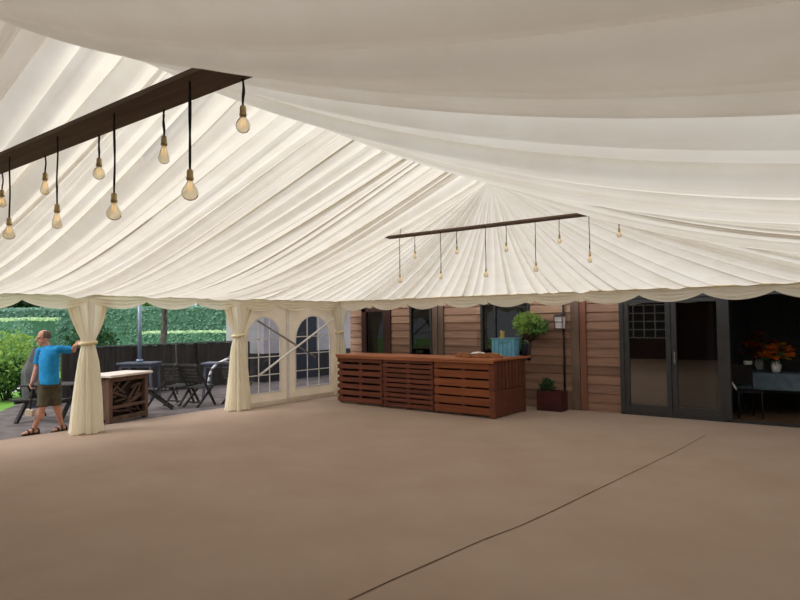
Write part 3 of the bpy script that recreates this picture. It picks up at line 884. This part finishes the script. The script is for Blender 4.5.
# ------------------------------------------------------------------ outside: ground, fence, hedges, trees
pt = MB(); poly = [(-6.36, -16), (-6.36, .7), (-5.95, .7), (-5.95, 8), (-10.7, 8), (-10.7, -4.3), (-11.9, -4.4), (-9.2, -6.4), (-9.0, -16)]
nP = len(poly); pt.add([(x, y, -.025) for x, y in poly]+[(x, y, -.2) for x, y in poly], [tuple(range(nP-1, -1, -1)), tuple(range(nP, 2*nP))]+[(i, (i+1) % nP, nP+(i+1) % nP, nP+i) for i in range(nP)])
tag(pt.build('patio', M['patio']), kind='structure')
tag(MB().bx(-60, -6.4, -40, 30, -.15, -.06).build('lawn', M['lawn']), kind='structure')
tag(MB().beam((-26, -8, -.055), (-14.5, -3.2, -.055), 1.6, .02).build('path', M['path']), kind='structure')
fe = empty('board_fence', (-10.5, -1.0, 0), 0, 'long dark close boarded fence behind the patio furniture', 'fence')
rng = random.Random(12); q = MB(); y = -3.3
while y < 1.98:
    q.bx(-.012, .012, y, y+.135, -.03, 1.20+rng.uniform(-.008, .008)); y += .14
q.build('boards', M['fence'], fe)
MB().bx(-.03, .035, -3.32, 2.02, 1.205, 1.24).build('capping_rail', M['fencecap'], fe, bevel=.004)
for yy in (-3.3, -1.5, .3, 2.0): MB().bx(.012, .10, yy-.045, yy+.045, -.03, 1.2).build('post', M['fence'], fe)

def hedge(a, b, depth, h, m, mtop, label, seed, n=2600, size=.13):
    a = Vector(a); b = Vector(b); mid = (a+b)/2; d = b-a; L = d.length; d.normalize(); nr = Vector((-d.y, d.x, 0))
    r = empty('clipped_hedge', (mid.x, mid.y, -.06), 0, label, 'hedge'); rng = random.Random(seed)
    c = MB(); P = lambda s, t, z: d*(s*L/2)+nr*(t*depth/2)+Vector((0, 0, z))
    k = .93
    c.add([P(-k, -k, 0), P(k, -k, 0), P(k, k, 0), P(-k, k, 0), P(-k, -k, h*.95), P(k, -k, h*.95), P(k, k, h*.95), P(-k, k, h*.95)],
          [(3,2,1,0),(4,5,6,7),(0,1,5,4),(1,2,6,5),(2,3,7,6),(3,0,4,7)])
    c.build('core', M['hedgecore'], r)
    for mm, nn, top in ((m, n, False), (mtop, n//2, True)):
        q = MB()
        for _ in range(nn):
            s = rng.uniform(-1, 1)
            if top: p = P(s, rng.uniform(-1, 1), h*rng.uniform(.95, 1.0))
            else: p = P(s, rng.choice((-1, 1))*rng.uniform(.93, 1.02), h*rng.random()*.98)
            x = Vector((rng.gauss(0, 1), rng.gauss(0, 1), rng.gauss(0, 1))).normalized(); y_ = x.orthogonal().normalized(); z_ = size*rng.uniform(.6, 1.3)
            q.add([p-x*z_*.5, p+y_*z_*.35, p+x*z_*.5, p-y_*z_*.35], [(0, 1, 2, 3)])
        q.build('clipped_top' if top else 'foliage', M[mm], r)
    return r
hedge((-27.5, -3.0, 0), (-21.2, -.1, 0), 1.4, 2.12, 'leaf_teal', 'leaf_lit', 'tall clipped hedge with a pale lit top at the far left', 1)
hedge((-18.3, 2.3, 0), (-13.6, 5.6, 0), 1.2, 1.52, 'leaf_teal', 'leaf_lit', 'lower clipped hedge with a pale lit top behind the fence', 2, 2200)
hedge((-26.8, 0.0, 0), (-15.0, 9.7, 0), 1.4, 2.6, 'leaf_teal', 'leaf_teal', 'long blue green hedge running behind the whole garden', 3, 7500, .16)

def tree(loc, trunk_h, tr, crown, m, label, seed, n=4200, size=.30, cat='tree', blobs=6):
    r = empty('garden_tree', loc, 0, label, cat, 'trees beyond the garden'); rng = random.Random(seed)
    pts = [(.08*sin(i*1.3+seed), .08*cos(i*1.7+seed), trunk_h*i/6) for i in range(7)]
    MB().tube(pts, [tr*(1.25-.45*i/6) for i in range(7)], 12).build('trunk', M['bark'], r, True)
    q = MB(); cz, cr_, ch_ = crown
    for k in range(blobs):
        a = rng.uniform(0, 6.28); rr = cr_*.55*rng.random()
        leaves(q, (rr*cos(a), rr*sin(a), cz+rng.uniform(-.4, .4)*ch_), (cr_*.62, cr_*.62, ch_*.62), n//blobs, size, rng, .35)
    q.build('crown', M[m], r)
    return r
specs = [(-31, -5, 2.95, 2.9, 2.6, 'leaf_mid', 'round mid green tree above the tall hedge at far left'),
         (-30.6, 1.9, 2.95, 2.5, 2.3, 'leaf_dark', 'dark green tree rising behind the man'),
         (-26.8, 6.2, 2.95, 2.3, 2.2, 'leaf_bright', 'light green tree above the first curtain'),
         (-24.0, 10.7, 2.95, 2.3, 2.2, 'leaf_mid', 'mid green tree left of the ivy trunk'),
         (-20.4, 15.2, 2.95, 2.2, 2.2, 'leaf_bright', 'light green tree just right of the ivy trunk'),
         (-15.8, 13.2, 2.95, 1.9, 2.2, 'leaf_dark', 'dark green tree above the lower clipped hedge'),
         (-11.4, 13.8, 2.95, 2.2, 2.2, 'leaf_mid', 'mid green tree left of the second curtain')]
for i, (x, y, cz, rr, hh, m, lab) in enumerate(specs):
    tree((x, y, -.06), 2.2, .16, (cz, rr, hh), m, lab, 20+i)
tree((-11.75, -.95, -.06), 3.4, .085, (4.2, 1.5, .9), 'leaf_dark', 'slender mottled trunk rising behind the fence and patio table', 51, 1500, .14)

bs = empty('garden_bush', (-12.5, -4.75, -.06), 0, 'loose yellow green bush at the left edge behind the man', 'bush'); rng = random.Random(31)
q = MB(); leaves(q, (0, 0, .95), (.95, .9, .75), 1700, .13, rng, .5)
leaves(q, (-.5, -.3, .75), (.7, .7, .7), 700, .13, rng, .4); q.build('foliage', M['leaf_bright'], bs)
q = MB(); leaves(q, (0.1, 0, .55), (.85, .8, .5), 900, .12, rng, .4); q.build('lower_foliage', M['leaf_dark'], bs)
q = MB()
for k in range(7): q.tube([(.05*cos(k), .05*sin(k), 0), (.4*cos(k*.9), .4*sin(k*.9), .9)], .02, 6)
q.build('stems', M['bark'], bs)
bs2 = empty('garden_bush', (-13.2, -2.3, -.06), 0, 'dark shrub behind the man at shoulder height beyond the fence end', 'bush')
q = MB(); leaves(q, (0, 0, 1.0), (.8, .7, .95), 1500, .13, rng, .4); q.build('foliage', M['leaf_dark'], bs2)
q = MB()
for k in range(5): q.tube([(0, 0, 0), (.4*cos(k*1.3), .4*sin(k*1.3), 1.0)], .02, 6)
q.build('stems', M['bark'], bs2)

# pale outbuilding seen through the arched windows
ob = empty('outbuilding', (-10.9, 3.4, -.025), 0, 'pale rendered outbuilding seen through the arched windows', 'building')
MB().bx(-.9, .9, -2.15, 2.3, .85, 2.4).build('wall', M['shed'], ob)
MB().bx(-.9, .91, -2.16, 2.3, 0, .85).build('plinth', M['sheddark'], ob)
MB().add([(-1.05, -2.3, 2.38), (1.05, -2.3, 2.38), (1.05, 2.5, 2.38), (-1.05, 2.5, 2.38), (0, -2.3, 3.1), (0, 2.5, 3.1)], [(3,2,1,0),(0,4,5,3),(1,2,5,4),(0,1,4),(2,3,5)]).build('roof', M['sheddark'], ob)
MB().bx(.88, .93, -.95, .05, .0, 2.05).build('door', M['navy'], ob)
MB().bx(.925, .94, -.8, -.45, 1.25, 1.75).build('door_pane', M['paneglass'], ob)

# ------------------------------------------------------------------ patio furniture
YAW = .6449
rt = empty('rustic_bar_table', (-6.78, -4.78, -.025), 0, 'rustic stick fronted bar table with a pale top beside the first curtain', 'bar table')
# local frame: front runs from (-6.38,-5.5) to (-6.8,-4.4)
fx = Vector((-.36, .933, 0)); fy = Vector((-.933, -.36, 0))
rt.location = (-6.60, -4.88, -.025); rt.rotation_euler = (0, 0, math.atan2(fx.y, fx.x))
# local x along the front, local -y faces the camera side (east)
rt.scale = (1, 1, .89); hw = .52; dp = .45
q = MB()
for sx in (-1, 1):
    for yy in (-.0, dp): MB().box((sx*(hw-.05), yy, .47), (.09, .09, .94)).build('corner_post', M['rustic'], rt, bevel=.01)
MB().box((0, -.02, .89), (2*hw-.1, .06, .1)).build('front_rail', M['rustic'], rt, bevel=.008)
MB().box((0, -.02, .09), (2*hw-.1, .06, .1)).build('front_rail', M['rustic'], rt, bevel=.008)
MB().box((0, -.02, .33), (2*hw-.1, .05, .06)).build('front_rail', M['rustic'], rt, bevel=.008)
rng = random.Random(6)
for k in range(26):
    x = rng.uniform(-hw+.12, hw-.12); z = rng.uniform(.2, .82); a = rng.choice((.5, -.6, .9, .1, -.2))+rng.uniform(-.2, .2); l = rng.uniform(.12, .26)
    x0, z0, x1, z1 = x-l*cos(a), z-l*sin(a), x+l*cos(a), z+l*sin(a)
    cl = lambda v, m_: max(-m_, min(m_, v))
    MB().tube([(cl(x0, hw-.08), .01+rng.uniform(0, .05), max(.14, min(.86, z0))), (cl(x1, hw-.08), .01+rng.uniform(0, .05), max(.14, min(.86, z1)))], rng.uniform(.018, .03), 7).build('stick', M['stick'], rt, True)
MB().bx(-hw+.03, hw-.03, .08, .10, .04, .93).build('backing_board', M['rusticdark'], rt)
for sx in (-1, 1): MB().bx(sx*(hw-.04)-.012, sx*(hw-.04)+.012, .05, dp, .1, .9).build('side_panel', M['rustic'], rt)
MB().bx(-hw-.04, hw+.04, -.12, dp+.08, .94, .99).build('table_top', M['paletop'], rt, bevel=.01)

def patio_table(loc, rz, w, d, h, label, pole=False):
    r = empty('patio_table', loc, rz, label, 'table', 'patio tables')
    MB().box((0, 0, h-.03), (w, d, .05)).build('table_top', M['slate'], r, bevel=.012)
    MB().box((0, 0, h-.09), (w*.85, d*.85, .06)).build('apron', M['slate'], r)
    for sx in (-1, 1):
        for sy in (-1, 1): MB().beam((sx*w*.45, sy*d*.42, 0), (sx*w*.4, sy*d*.38, h-.06), .05, .05).build('leg', M['slate'], r)
    if pole:
        MB().tube([(0, 0, h+.001), (0, 0, h+1.6)], .046, 14).build('parasol_pole', M['steel'], r, True)
        MB().tube([(0, 0, h+.0), (0, 0, h+.06)], .08, 14).build('collar', M['steel'], r, True)
    return r
patio_table((-9.55, -2.95, -.025), YAW, .86, .6, .88, 'slate blue patio table with a steel pole rising through it', True)
patio_table((-8.15, -1.6, -.025), YAW, .9, .6, .84, 'slate blue patio table partly behind the second curtain')
hs = empty('striped_strap', (-7.80, -1.85, -.025), YAW, 'pale striped strap drooping over the table by the second curtain', 'strap')
MB().tube([(.28, -.28, 1.03), (.2, -.33, .96), (.08, -.36, .90), (-.05, -.38, .84), (-.14, -.40, .74), (-.2, -.41, .6), (-.22, -.42, .44), (-.25, -.40, .3)], .028, 10).build('strap_body', M['hose'], hs, True)
MB().ell((-.25, -.40, .28), (.045, .045, .04)).build('end_knob', M['hose'], hs, True)

def fold_chair():
    r = empty('folding_chair')
    # front of chair is -y
    q = MB()
    for k in range(6): q.box((0, -.19+k*.075, .43-.004*k), (.40, .055, .018))
    q.build('seat', M['darkwood'], r, bevel=.004)
    q = MB()
    for k in range(5): q.box((0, .245+.018*k, .56+k*.075), (.36, .016, .055), (-.25, 0, 0))
    q.build('backrest', M['darkwood'], r, bevel=.003)
    for sx in (-1, 1):
        MB().beam((sx*.21, -.25, 0), (sx*.21, .33, .90), .03, .045).build('leg', M['darkwood'], r)
        MB().beam((sx*.18, .30, 0), (sx*.18, -.22, .43), .03, .045).build('leg', M['darkwood'], r)
    MB().beam((-.21, .33, .90), (.21, .33, .90), .03, .05).build('top_rail', M['darkwood'], r)
    MB().beam((-.18, .18, .1), (.18, .18, .1), .025, .03).build('stretcher', M['darkwood'], r)
    return r
f0 = fold_chair()
gch = 'folding garden chairs on the patio'
for i, (x, y, rz, lab) in enumerate([(-7.50, -3.72, YAW-1.25, 'dark folding garden chair turned sideways, nearest the rustic bar table'),
                                      (-7.20, -2.92, YAW+2.75, 'dark folding garden chair with its back to the carpet, just left of the second curtain'),
                                      (-7.80, -3.02, YAW+2.9, 'dark folding garden chair set back between the sideways chair and the middle one'),
                                      (-6.85, -2.18, YAW+2.6, 'dark folding garden chair half hidden by the second curtain')]):
    c = f0 if i == 0 else copy_tree(f0)
    c.location = (x, y, -.025); c.rotation_euler = (0, 0, rz); tag(c, lab, 'chair', gch)
ps = MB().tube([(0, 0, 0), (.42, .75, 1.28)], .018, 8).build('leaning_pole', M['darkwood'], None, True)
ps.location = (-9.62, -1.9, -.02); ps.rotation_euler = (0, 0, YAW+.9); tag(ps, 'thin grey pole leaning against the dark fence above the chairs', 'pole')

pc = empty('picnic_bench', (-8.05, -5.55, -.025), YAW, 'dark slatted picnic bench behind the legs of the man', 'bench')
q = MB()
for k in range(5): q.box((0, -.26+k*.13, .66), (1.0, .11, .03))
q.build('table_top', M['darkwood'], pc, bevel=.004)
q = MB()
for k in range(2): q.box((0, -.50+k*.11, .42), (1.0, .10, .03))
q.build('seat', M['darkwood'], pc, bevel=.004)
for sx in (-1, 1):
    MB().beam((sx*.4, -.5, 0), (sx*.4, .1, .645), .05, .07).build('leg', M['darkwood'], pc)
    MB().beam((sx*.4, .4, 0), (sx*.4, -.1, .645), .05, .07).build('leg', M['darkwood'], pc)
    MB().beam((sx*.4, -.52, .38), (sx*.4, .3, .38), .05, .06).build('cross_bar', M['darkwood'], pc)

cp = empty('covered_parasol', (-10.3, -5.0, -.025), 0, 'grey cloth covered bundle standing upright behind the man', 'parasol')
q = MB(); rows = []
for i in range(13):
    v = i/12; rr = (.17+.06*sin(v*pi))*(1-.75*max(0, v-.6)/.4)
    rows.append([(rr*cos(2*pi*k/24)*(1+.1*sin(6*2*pi*k/24+v*3))+.10*v, rr*sin(2*pi*k/24)*(1+.1*sin(6*2*pi*k/24+v*3)), .06+1.25*v) for k in range(25)])
q.sheet(rows).build('cover', M['greycover'], cp, True)
MB().lathe([(.2, 0), (.22, .03), (.06, .07)], n=20).build('base', M['slate'], cp)

# ------------------------------------------------------------------ the man
man = empty('person', (-6.49, -6.37, -.025), YAW, 'man in a blue polo shirt and olive shorts reaching out to the first curtain', 'person')
def V(*a): return Vector(a)
# local: x right in the picture, y away from the camera, z up
face = V(-.62, -.78, 0).normalized()          # where the chest faces
lef = V(-face.y, face.x, 0)                     # his left (picture right)
chestc = V(.08, .0, 1.22)
shL = V(.235, -.02, 1.385); shR = V(-.085, .02, 1.355)
elL = V(.40, .14, 1.36); wrL = V(.52, -.04, 1.435)
elR = V(-.145, .03, 1.09); wrR = V(-.165, -.06, .86)
hipL = V(.135, .05, .86); hipR = V(.005, .0, .86)
knL = V(.125, .11, .475); anL = V(.15, .26, .09)
knR = V(.015, -.06, .47); anR = V(-.15, -.02, .09)
body = MB()
def loft(mb, rings, n=20):
    """rings: centre, half width along lef, half depth along face"""
    vs = []; fs = []
    for c, a, b in rings:
        for j in range(n):
            t = 2*pi*j/n; vs.append(Vector(c)+lef*a*cos(t)+face*b*sin(t))
    k = len(rings)
    for i in range(k-1):
        for j in range(n): fs.append((i*n+j, i*n+(j+1) % n, (i+1)*n+(j+1) % n, (i+1)*n+j))
    fs.append(tuple(range(n-1, -1, -1))); fs.append(tuple((k-1)*n+j for j in range(n)))
    mb.add(vs, fs)
tor = [((.07, .02, .80), .165, .115), ((.07, .02, .90), .175, .125), ((.072, .01, 1.0), .168, .125), ((.075, .0, 1.1), .172, .125),
       ((.078, .0, 1.2), .185, .125), ((.08, .0, 1.30), .195, .115), ((.08, .0, 1.37), .175, .095), ((.075, .0, 1.41), .11, .075), ((.06, .0, 1.43), .06, .06)]
loft(body, tor)
neck0 = V(.06, .0, 1.38); hc = V(.0, -.03, 1.575)
body.cone(neck0, hc+V(.01, .015, -.07), .062, .056)
def limb(mb, pts, rs):
    for (a, b, r0, r1) in zip(pts[:-1], pts[1:], rs[:-1], rs[1:]): mb.cone(a, b, r0, r1)
limb(body, [shL, elL, wrL], [.055, .042, .029])
limb(body, [shR, elR, wrR], [.055, .042, .029])
limb(body, [hipL, knL, anL+V(0, 0, .0)], [.088, .058, .038]); limb(body, [hipR, knR, anR], [.088, .058, .038])
for kn, an in ((knL, anL), (knR, anR)):   # calves
    m_ = kn.lerp(an, .33)-face*.018; body.ell(m_, (.052, .052, .11))
def foot(mb, an, d, grow=0):
    d = d.normalized(); h = an-d*.05+V(0, 0, -.045); toe = an+d*.17+V(0, 0, -.062)
    mb.cone(h, an+d*.06+V(0, 0, -.04), .038+grow, .042+grow); mb.cone(an+d*.06+V(0, 0, -.045), toe, .042+grow, .026+grow)
ftR = V(-.55, -.83, 0); ftL = V(-.35, -.93, 0)
foot(body, anR, ftR); foot(body, anL, ftL)
# head: looks to picture left
hf = V(-.70, -.71, -.05).normalized(); hs_ = V(-hf.y, hf.x, 0).normalized(); hu = hs_.cross(hf)*-1
if hu.z < 0: hu = -hu
def HP(f, s, u): return hc+hf*f+hs_*s+hu*u
hrot = Matrix((hf, hs_, hu)).transposed().to_euler()
body.ell(HP(-.012, 0, .028), (.098, .078, .100), 20, 14, hrot)       # cranium
body.ell(HP(.022, 0, -.045), (.066, .060, .075), 18, 12, hrot)        # face
body.ell(HP(.055, 0, -.098), (.032, .034, .026), 14, 10, hrot)        # chin
body.cone(HP(.088, 0, .0), HP(.112, 0, -.032), .010, .016)             # nose
for s in (-1, 1):
    body.ell(HP(-.01, s*.078, -.02), (.018, .010, .032), 12, 8, hrot)  # ears
    body.ell(HP(.078, s*.030, .018), (.016, .022, .009), 10, 8, hrot)  # brow
body.ell(HP(.078, 0, -.066), (.014, .028, .012), 12, 8, hrot)         # mouth mound
def hand(mb, w, d, palm_n, curl, thumb_side):
    """w wrist, d direction of the fingers, palm_n palm normal"""
    d = d.normalized(); palm_n = (palm_n-d*palm_n.dot(d)).normalized(); sd = d.cross(palm_n).normalized()
    for k in (-1.2, -.4, .4, 1.2): mb.cone(w, w+d*.085+sd*k*.019, .021, .013)
    for k, L in zip((-1.5, -.5, .5, 1.5), ((.075, .085, .078, .060) if thumb_side < 0 else (.060, .078, .085, .075))):
        p = w+d*.085+sd*k*.0205; a = 0; dd = d
        for seg in (.45, .32, .23):
            a += curl; dd = (d*cos(a)+palm_n*sin(a)).normalized(); p2 = p+dd*L*seg; mb.cone(p, p2, .0098, .0086, 8); p = p2
    p = w+d*.03+sd*thumb_side*.024
    p2 = p+(d*.6+sd*thumb_side*.75+palm_n*.25).normalized()*.04; mb.cone(p, p2, .014, .011, 8)
    p3 = p2+(d*.85+sd*thumb_side*.2+palm_n*.45).normalized()*.032; mb.cone(p2, p3, .011, .009, 8)
hand(body, wrL, V(.70, -.25, .45), V(.35, .75, -.2), .38, 1)
hand(body, wrR, V(.0, -.12, -1), V(.75, -.2, 0), .75, 1)
bo = obj_from('body', fuse(body, .0062, 3), M['skin'], man)
# clothes
sh = MB()
g = .014
loft(sh, [((.07, .015, .815), .195, .145), ((.07, .015, .86), .195, .145)]+[(c, a+g, b+g) for c, a, b in tor[2:7]]+[((.078, 0, 1.395), .17, .105), ((.072, 0, 1.425), .115, .088), ((.062, 0, 1.445), .08, .074)])
for s_, e_ in ((shL, elL), (shR, elR)):
    mdl = s_.lerp(e_, .62); sh.cone(s_, mdl, .068, .064)
    sh.tube([mdl-(e_-s_).normalized()*.02, mdl+(e_-s_).normalized()*.045], [.064, .068], 14)
so = obj_from('polo_shirt', fuse(sh, .008, 4), M['polo'], man)
q = MB()                                                        # collar
pts = [V(.062, 0, 1.442)+lef*.075*cos(t)+face*.07*sin(t)+V(0, 0, -.025*max(0, sin(t))) for t in [2*pi*i/24 for i in range(25)]]
q.tube(pts, .014, 8, False); q.build('collar', M['polo'], man, True)
q = MB()
for k in range(3): q.ell(V(.07, 0, 1.38-.05*k)+face*(.112+.012*k), (.006, .006, .006), 8, 6)
q.build('buttons', M['white'], man, True)
st = MB()
loft(st, [((.07, .02, .78), .18, .135), ((.07, .02, .87), .18, .132), ((.07, .02, .90), .172, .125)])
for h_, k_ in ((hipL, knL), (hipR, knR)):
    m_ = h_.lerp(k_, .88); st.cone(h_+V(0, 0, -.02), m_, .105, .088)
    dd = (k_-h_).normalized(); st.tube([m_-dd*.05, m_+dd*.06], [.09, .096], 16)
obj_from('shorts', fuse(st, .008, 4), M['shorts'], man)
for an, ft in ((anL, ftL), (anR, ftR)):
    d = ft.normalized(); sd = V(-d.y, d.x, 0)
    sdl = MB(); rows = []
    outline = [(-.085, .03), (-.07, .042), (0, .042), (.09, .052), (.15, .05), (.185, .03), (.195, 0)]
    loop = [(a, b) for a, b in outline]+[(a, -b) for a, b in reversed(outline[:-1])]
    n = len(loop); base = V(an.x, an.y, 0)
    vs = [base+d*a+sd*b+V(0, 0, .003) for a, b in loop]+[base+d*a+sd*b+V(0, 0, .026) for a, b in loop]
    sdl.add(vs, [tuple(range(n-1, -1, -1)), tuple(range(n, 2*n))]+[(i, (i+1) % n, n+(i+1) % n, n+i) for i in range(n)])
    so_ = sdl.build('sandal', M['sandal'], man)
    for f_, w_, h_ in ((.10, .052, .075), (.03, .046, .105), (-.06, .042, .085)):
        p = [base+d*f_+sd*w_*cos(t)+V(0, 0, .02+(h_-.02)*sin(t)) for t in [pi*i/10 for i in range(11)]]
        MB().tube(p, .013, 6).build('strap', M['sandal'], so_, True)
# hair: receding, sides and back
hr = MB(); rows = []
for i in range(9):
    b = -.35+i*(1.25/8)
    row = []
    for k in range(25):
        a = radians(70)+k/24*radians(220); v = Vector((.104*cos(a)*cos(b), .085*sin(a)*cos(b), .106*sin(b)))
        row.append(HP(-.012+v.x, v.y, .028+v.z))
    rows.append(row)
hr.sheet(rows); hr.build('hair', M['hair'], man, True, solid=.008)
for s in (-1, 1): MB().ell(HP(.082, s*.031, .0), (.008, .012, .008), 10, 8, hrot).build('eye', M['eyewhite'], man, True)
MB().ell(HP(.089, 0, -.066), (.006, .022, .006), 10, 8, hrot).build('mouth', M['lip'], man, True)
# mallet held in the lowered hand
ml = empty('mallet', (0, 0, 0), 0, 'mallet with a dark handle and pale head held in the lowered hand', 'mallet')
mw = Matrix.Translation(man.location) @ Matrix.Rotation(YAW, 4, 'Z')
hp = mw @ (wrR+V(.012, -.03, -.10))
ml.location = hp; ml.rotation_euler = (0, 0, YAW)
MB().tube([(0.02, 0, .06), (0, 0, -.15), (-.02, .0, -.34)], .015, 8).build('handle', M['sandal'], ml, True)
MB().box((-.025, 0, -.40), (.12, .08, .11), (0, .12, 0)).build('head', M['woodlight'], ml, bevel=.01)

# ------------------------------------------------------------------ closed sides out of view
tag(MB().bx(W+.02, W+.05, -15, .05, 0, E).build('wall_right', M['brownframe']), kind='structure')
tag(MB().bx(-W, W, -15.25, -15.2, 0, 3.9).build('wall_front', M['brownframe']), kind='structure')

fw_ = MB()
for i in range(5): fw_.bx(-4.0+i*.45-.02, -4.0+i*.45+.02, -15.2, -15.16, .9, 2.3)
for i in range(5): fw_.bx(-4.02, -2.18, -15.2, -15.16, .9+i*.35-.02, .9+i*.35+.02)
o = tag(fw_.build('window_6', M['pvcbar']), kind='structure')
MB().bx(-4.0, -2.2, -15.2, -15.19, .9, 2.3).build('pane', M['navy'], o)
# ------------------------------------------------------------------ light: overcast day
w = bpy.data.worlds.new('overcast'); sc.world = w; w.use_nodes = True
N = w.node_tree.nodes; L = w.node_tree.links; N.clear()
bg = N.new('ShaderNodeBackground'); wo = N.new('ShaderNodeOutputWorld')
tc = N.new('ShaderNodeTexCoord'); sp = N.new('ShaderNodeSeparateXYZ'); L.new(tc.outputs['Generated'], sp.inputs[0])
r = N.new('ShaderNodeValToRGB'); L.new(sp.outputs['Z'], r.inputs[0])
r.color_ramp.elements[0].position = 0; r.color_ramp.elements[0].color = (.50, .52, .54, 1)
r.color_ramp.elements[1].position = .6; r.color_ramp.elements[1].color = (.98, .985, 1.0, 1)
L.new(r.outputs[0], bg.inputs[0]); bg.inputs[1].default_value = 1.2; L.new(bg.outputs[0], wo.inputs[0])
sun = bpy.data.lights.new('sun', 'SUN'); sun.energy = 2.3; sun.angle = radians(35); sun.color = (1, .96, .9)
so2 = bpy.data.objects.new('sun', sun); COL.objects.link(so2); so2.rotation_euler = Euler((radians(46), 0, radians(-28)))

# ------------------------------------------------------------------ camera
cam = bpy.data.cameras.new('camera'); co = bpy.data.objects.new('camera', cam); COL.objects.link(co)
yaw, pit, roll, f = .64491, .034884, -.013236, 608.28
fw = Vector((-sin(yaw)*cos(pit), cos(yaw)*cos(pit), sin(pit))); rr = Vector((cos(yaw), sin(yaw), 0)); uu = rr.cross(fw)
r2 = rr*cos(roll)+uu*sin(roll); u2 = -rr*sin(roll)+uu*cos(roll)
mw = Matrix((r2, u2, -fw)).transposed().to_4x4(); mw.translation = Vector((4.2387, -10.8703, 1.7455))
co.matrix_world = mw; cam.sensor_width = 36; cam.lens = 36*f/800; cam.clip_end = 200; cam.clip_start = .05
sc.camera = co
vs = sc.view_settings; vs.view_transform = 'Standard'; vs.look = 'None'; vs.gamma = 1; vs.exposure = 0.08; vs.use_curve_mapping = False
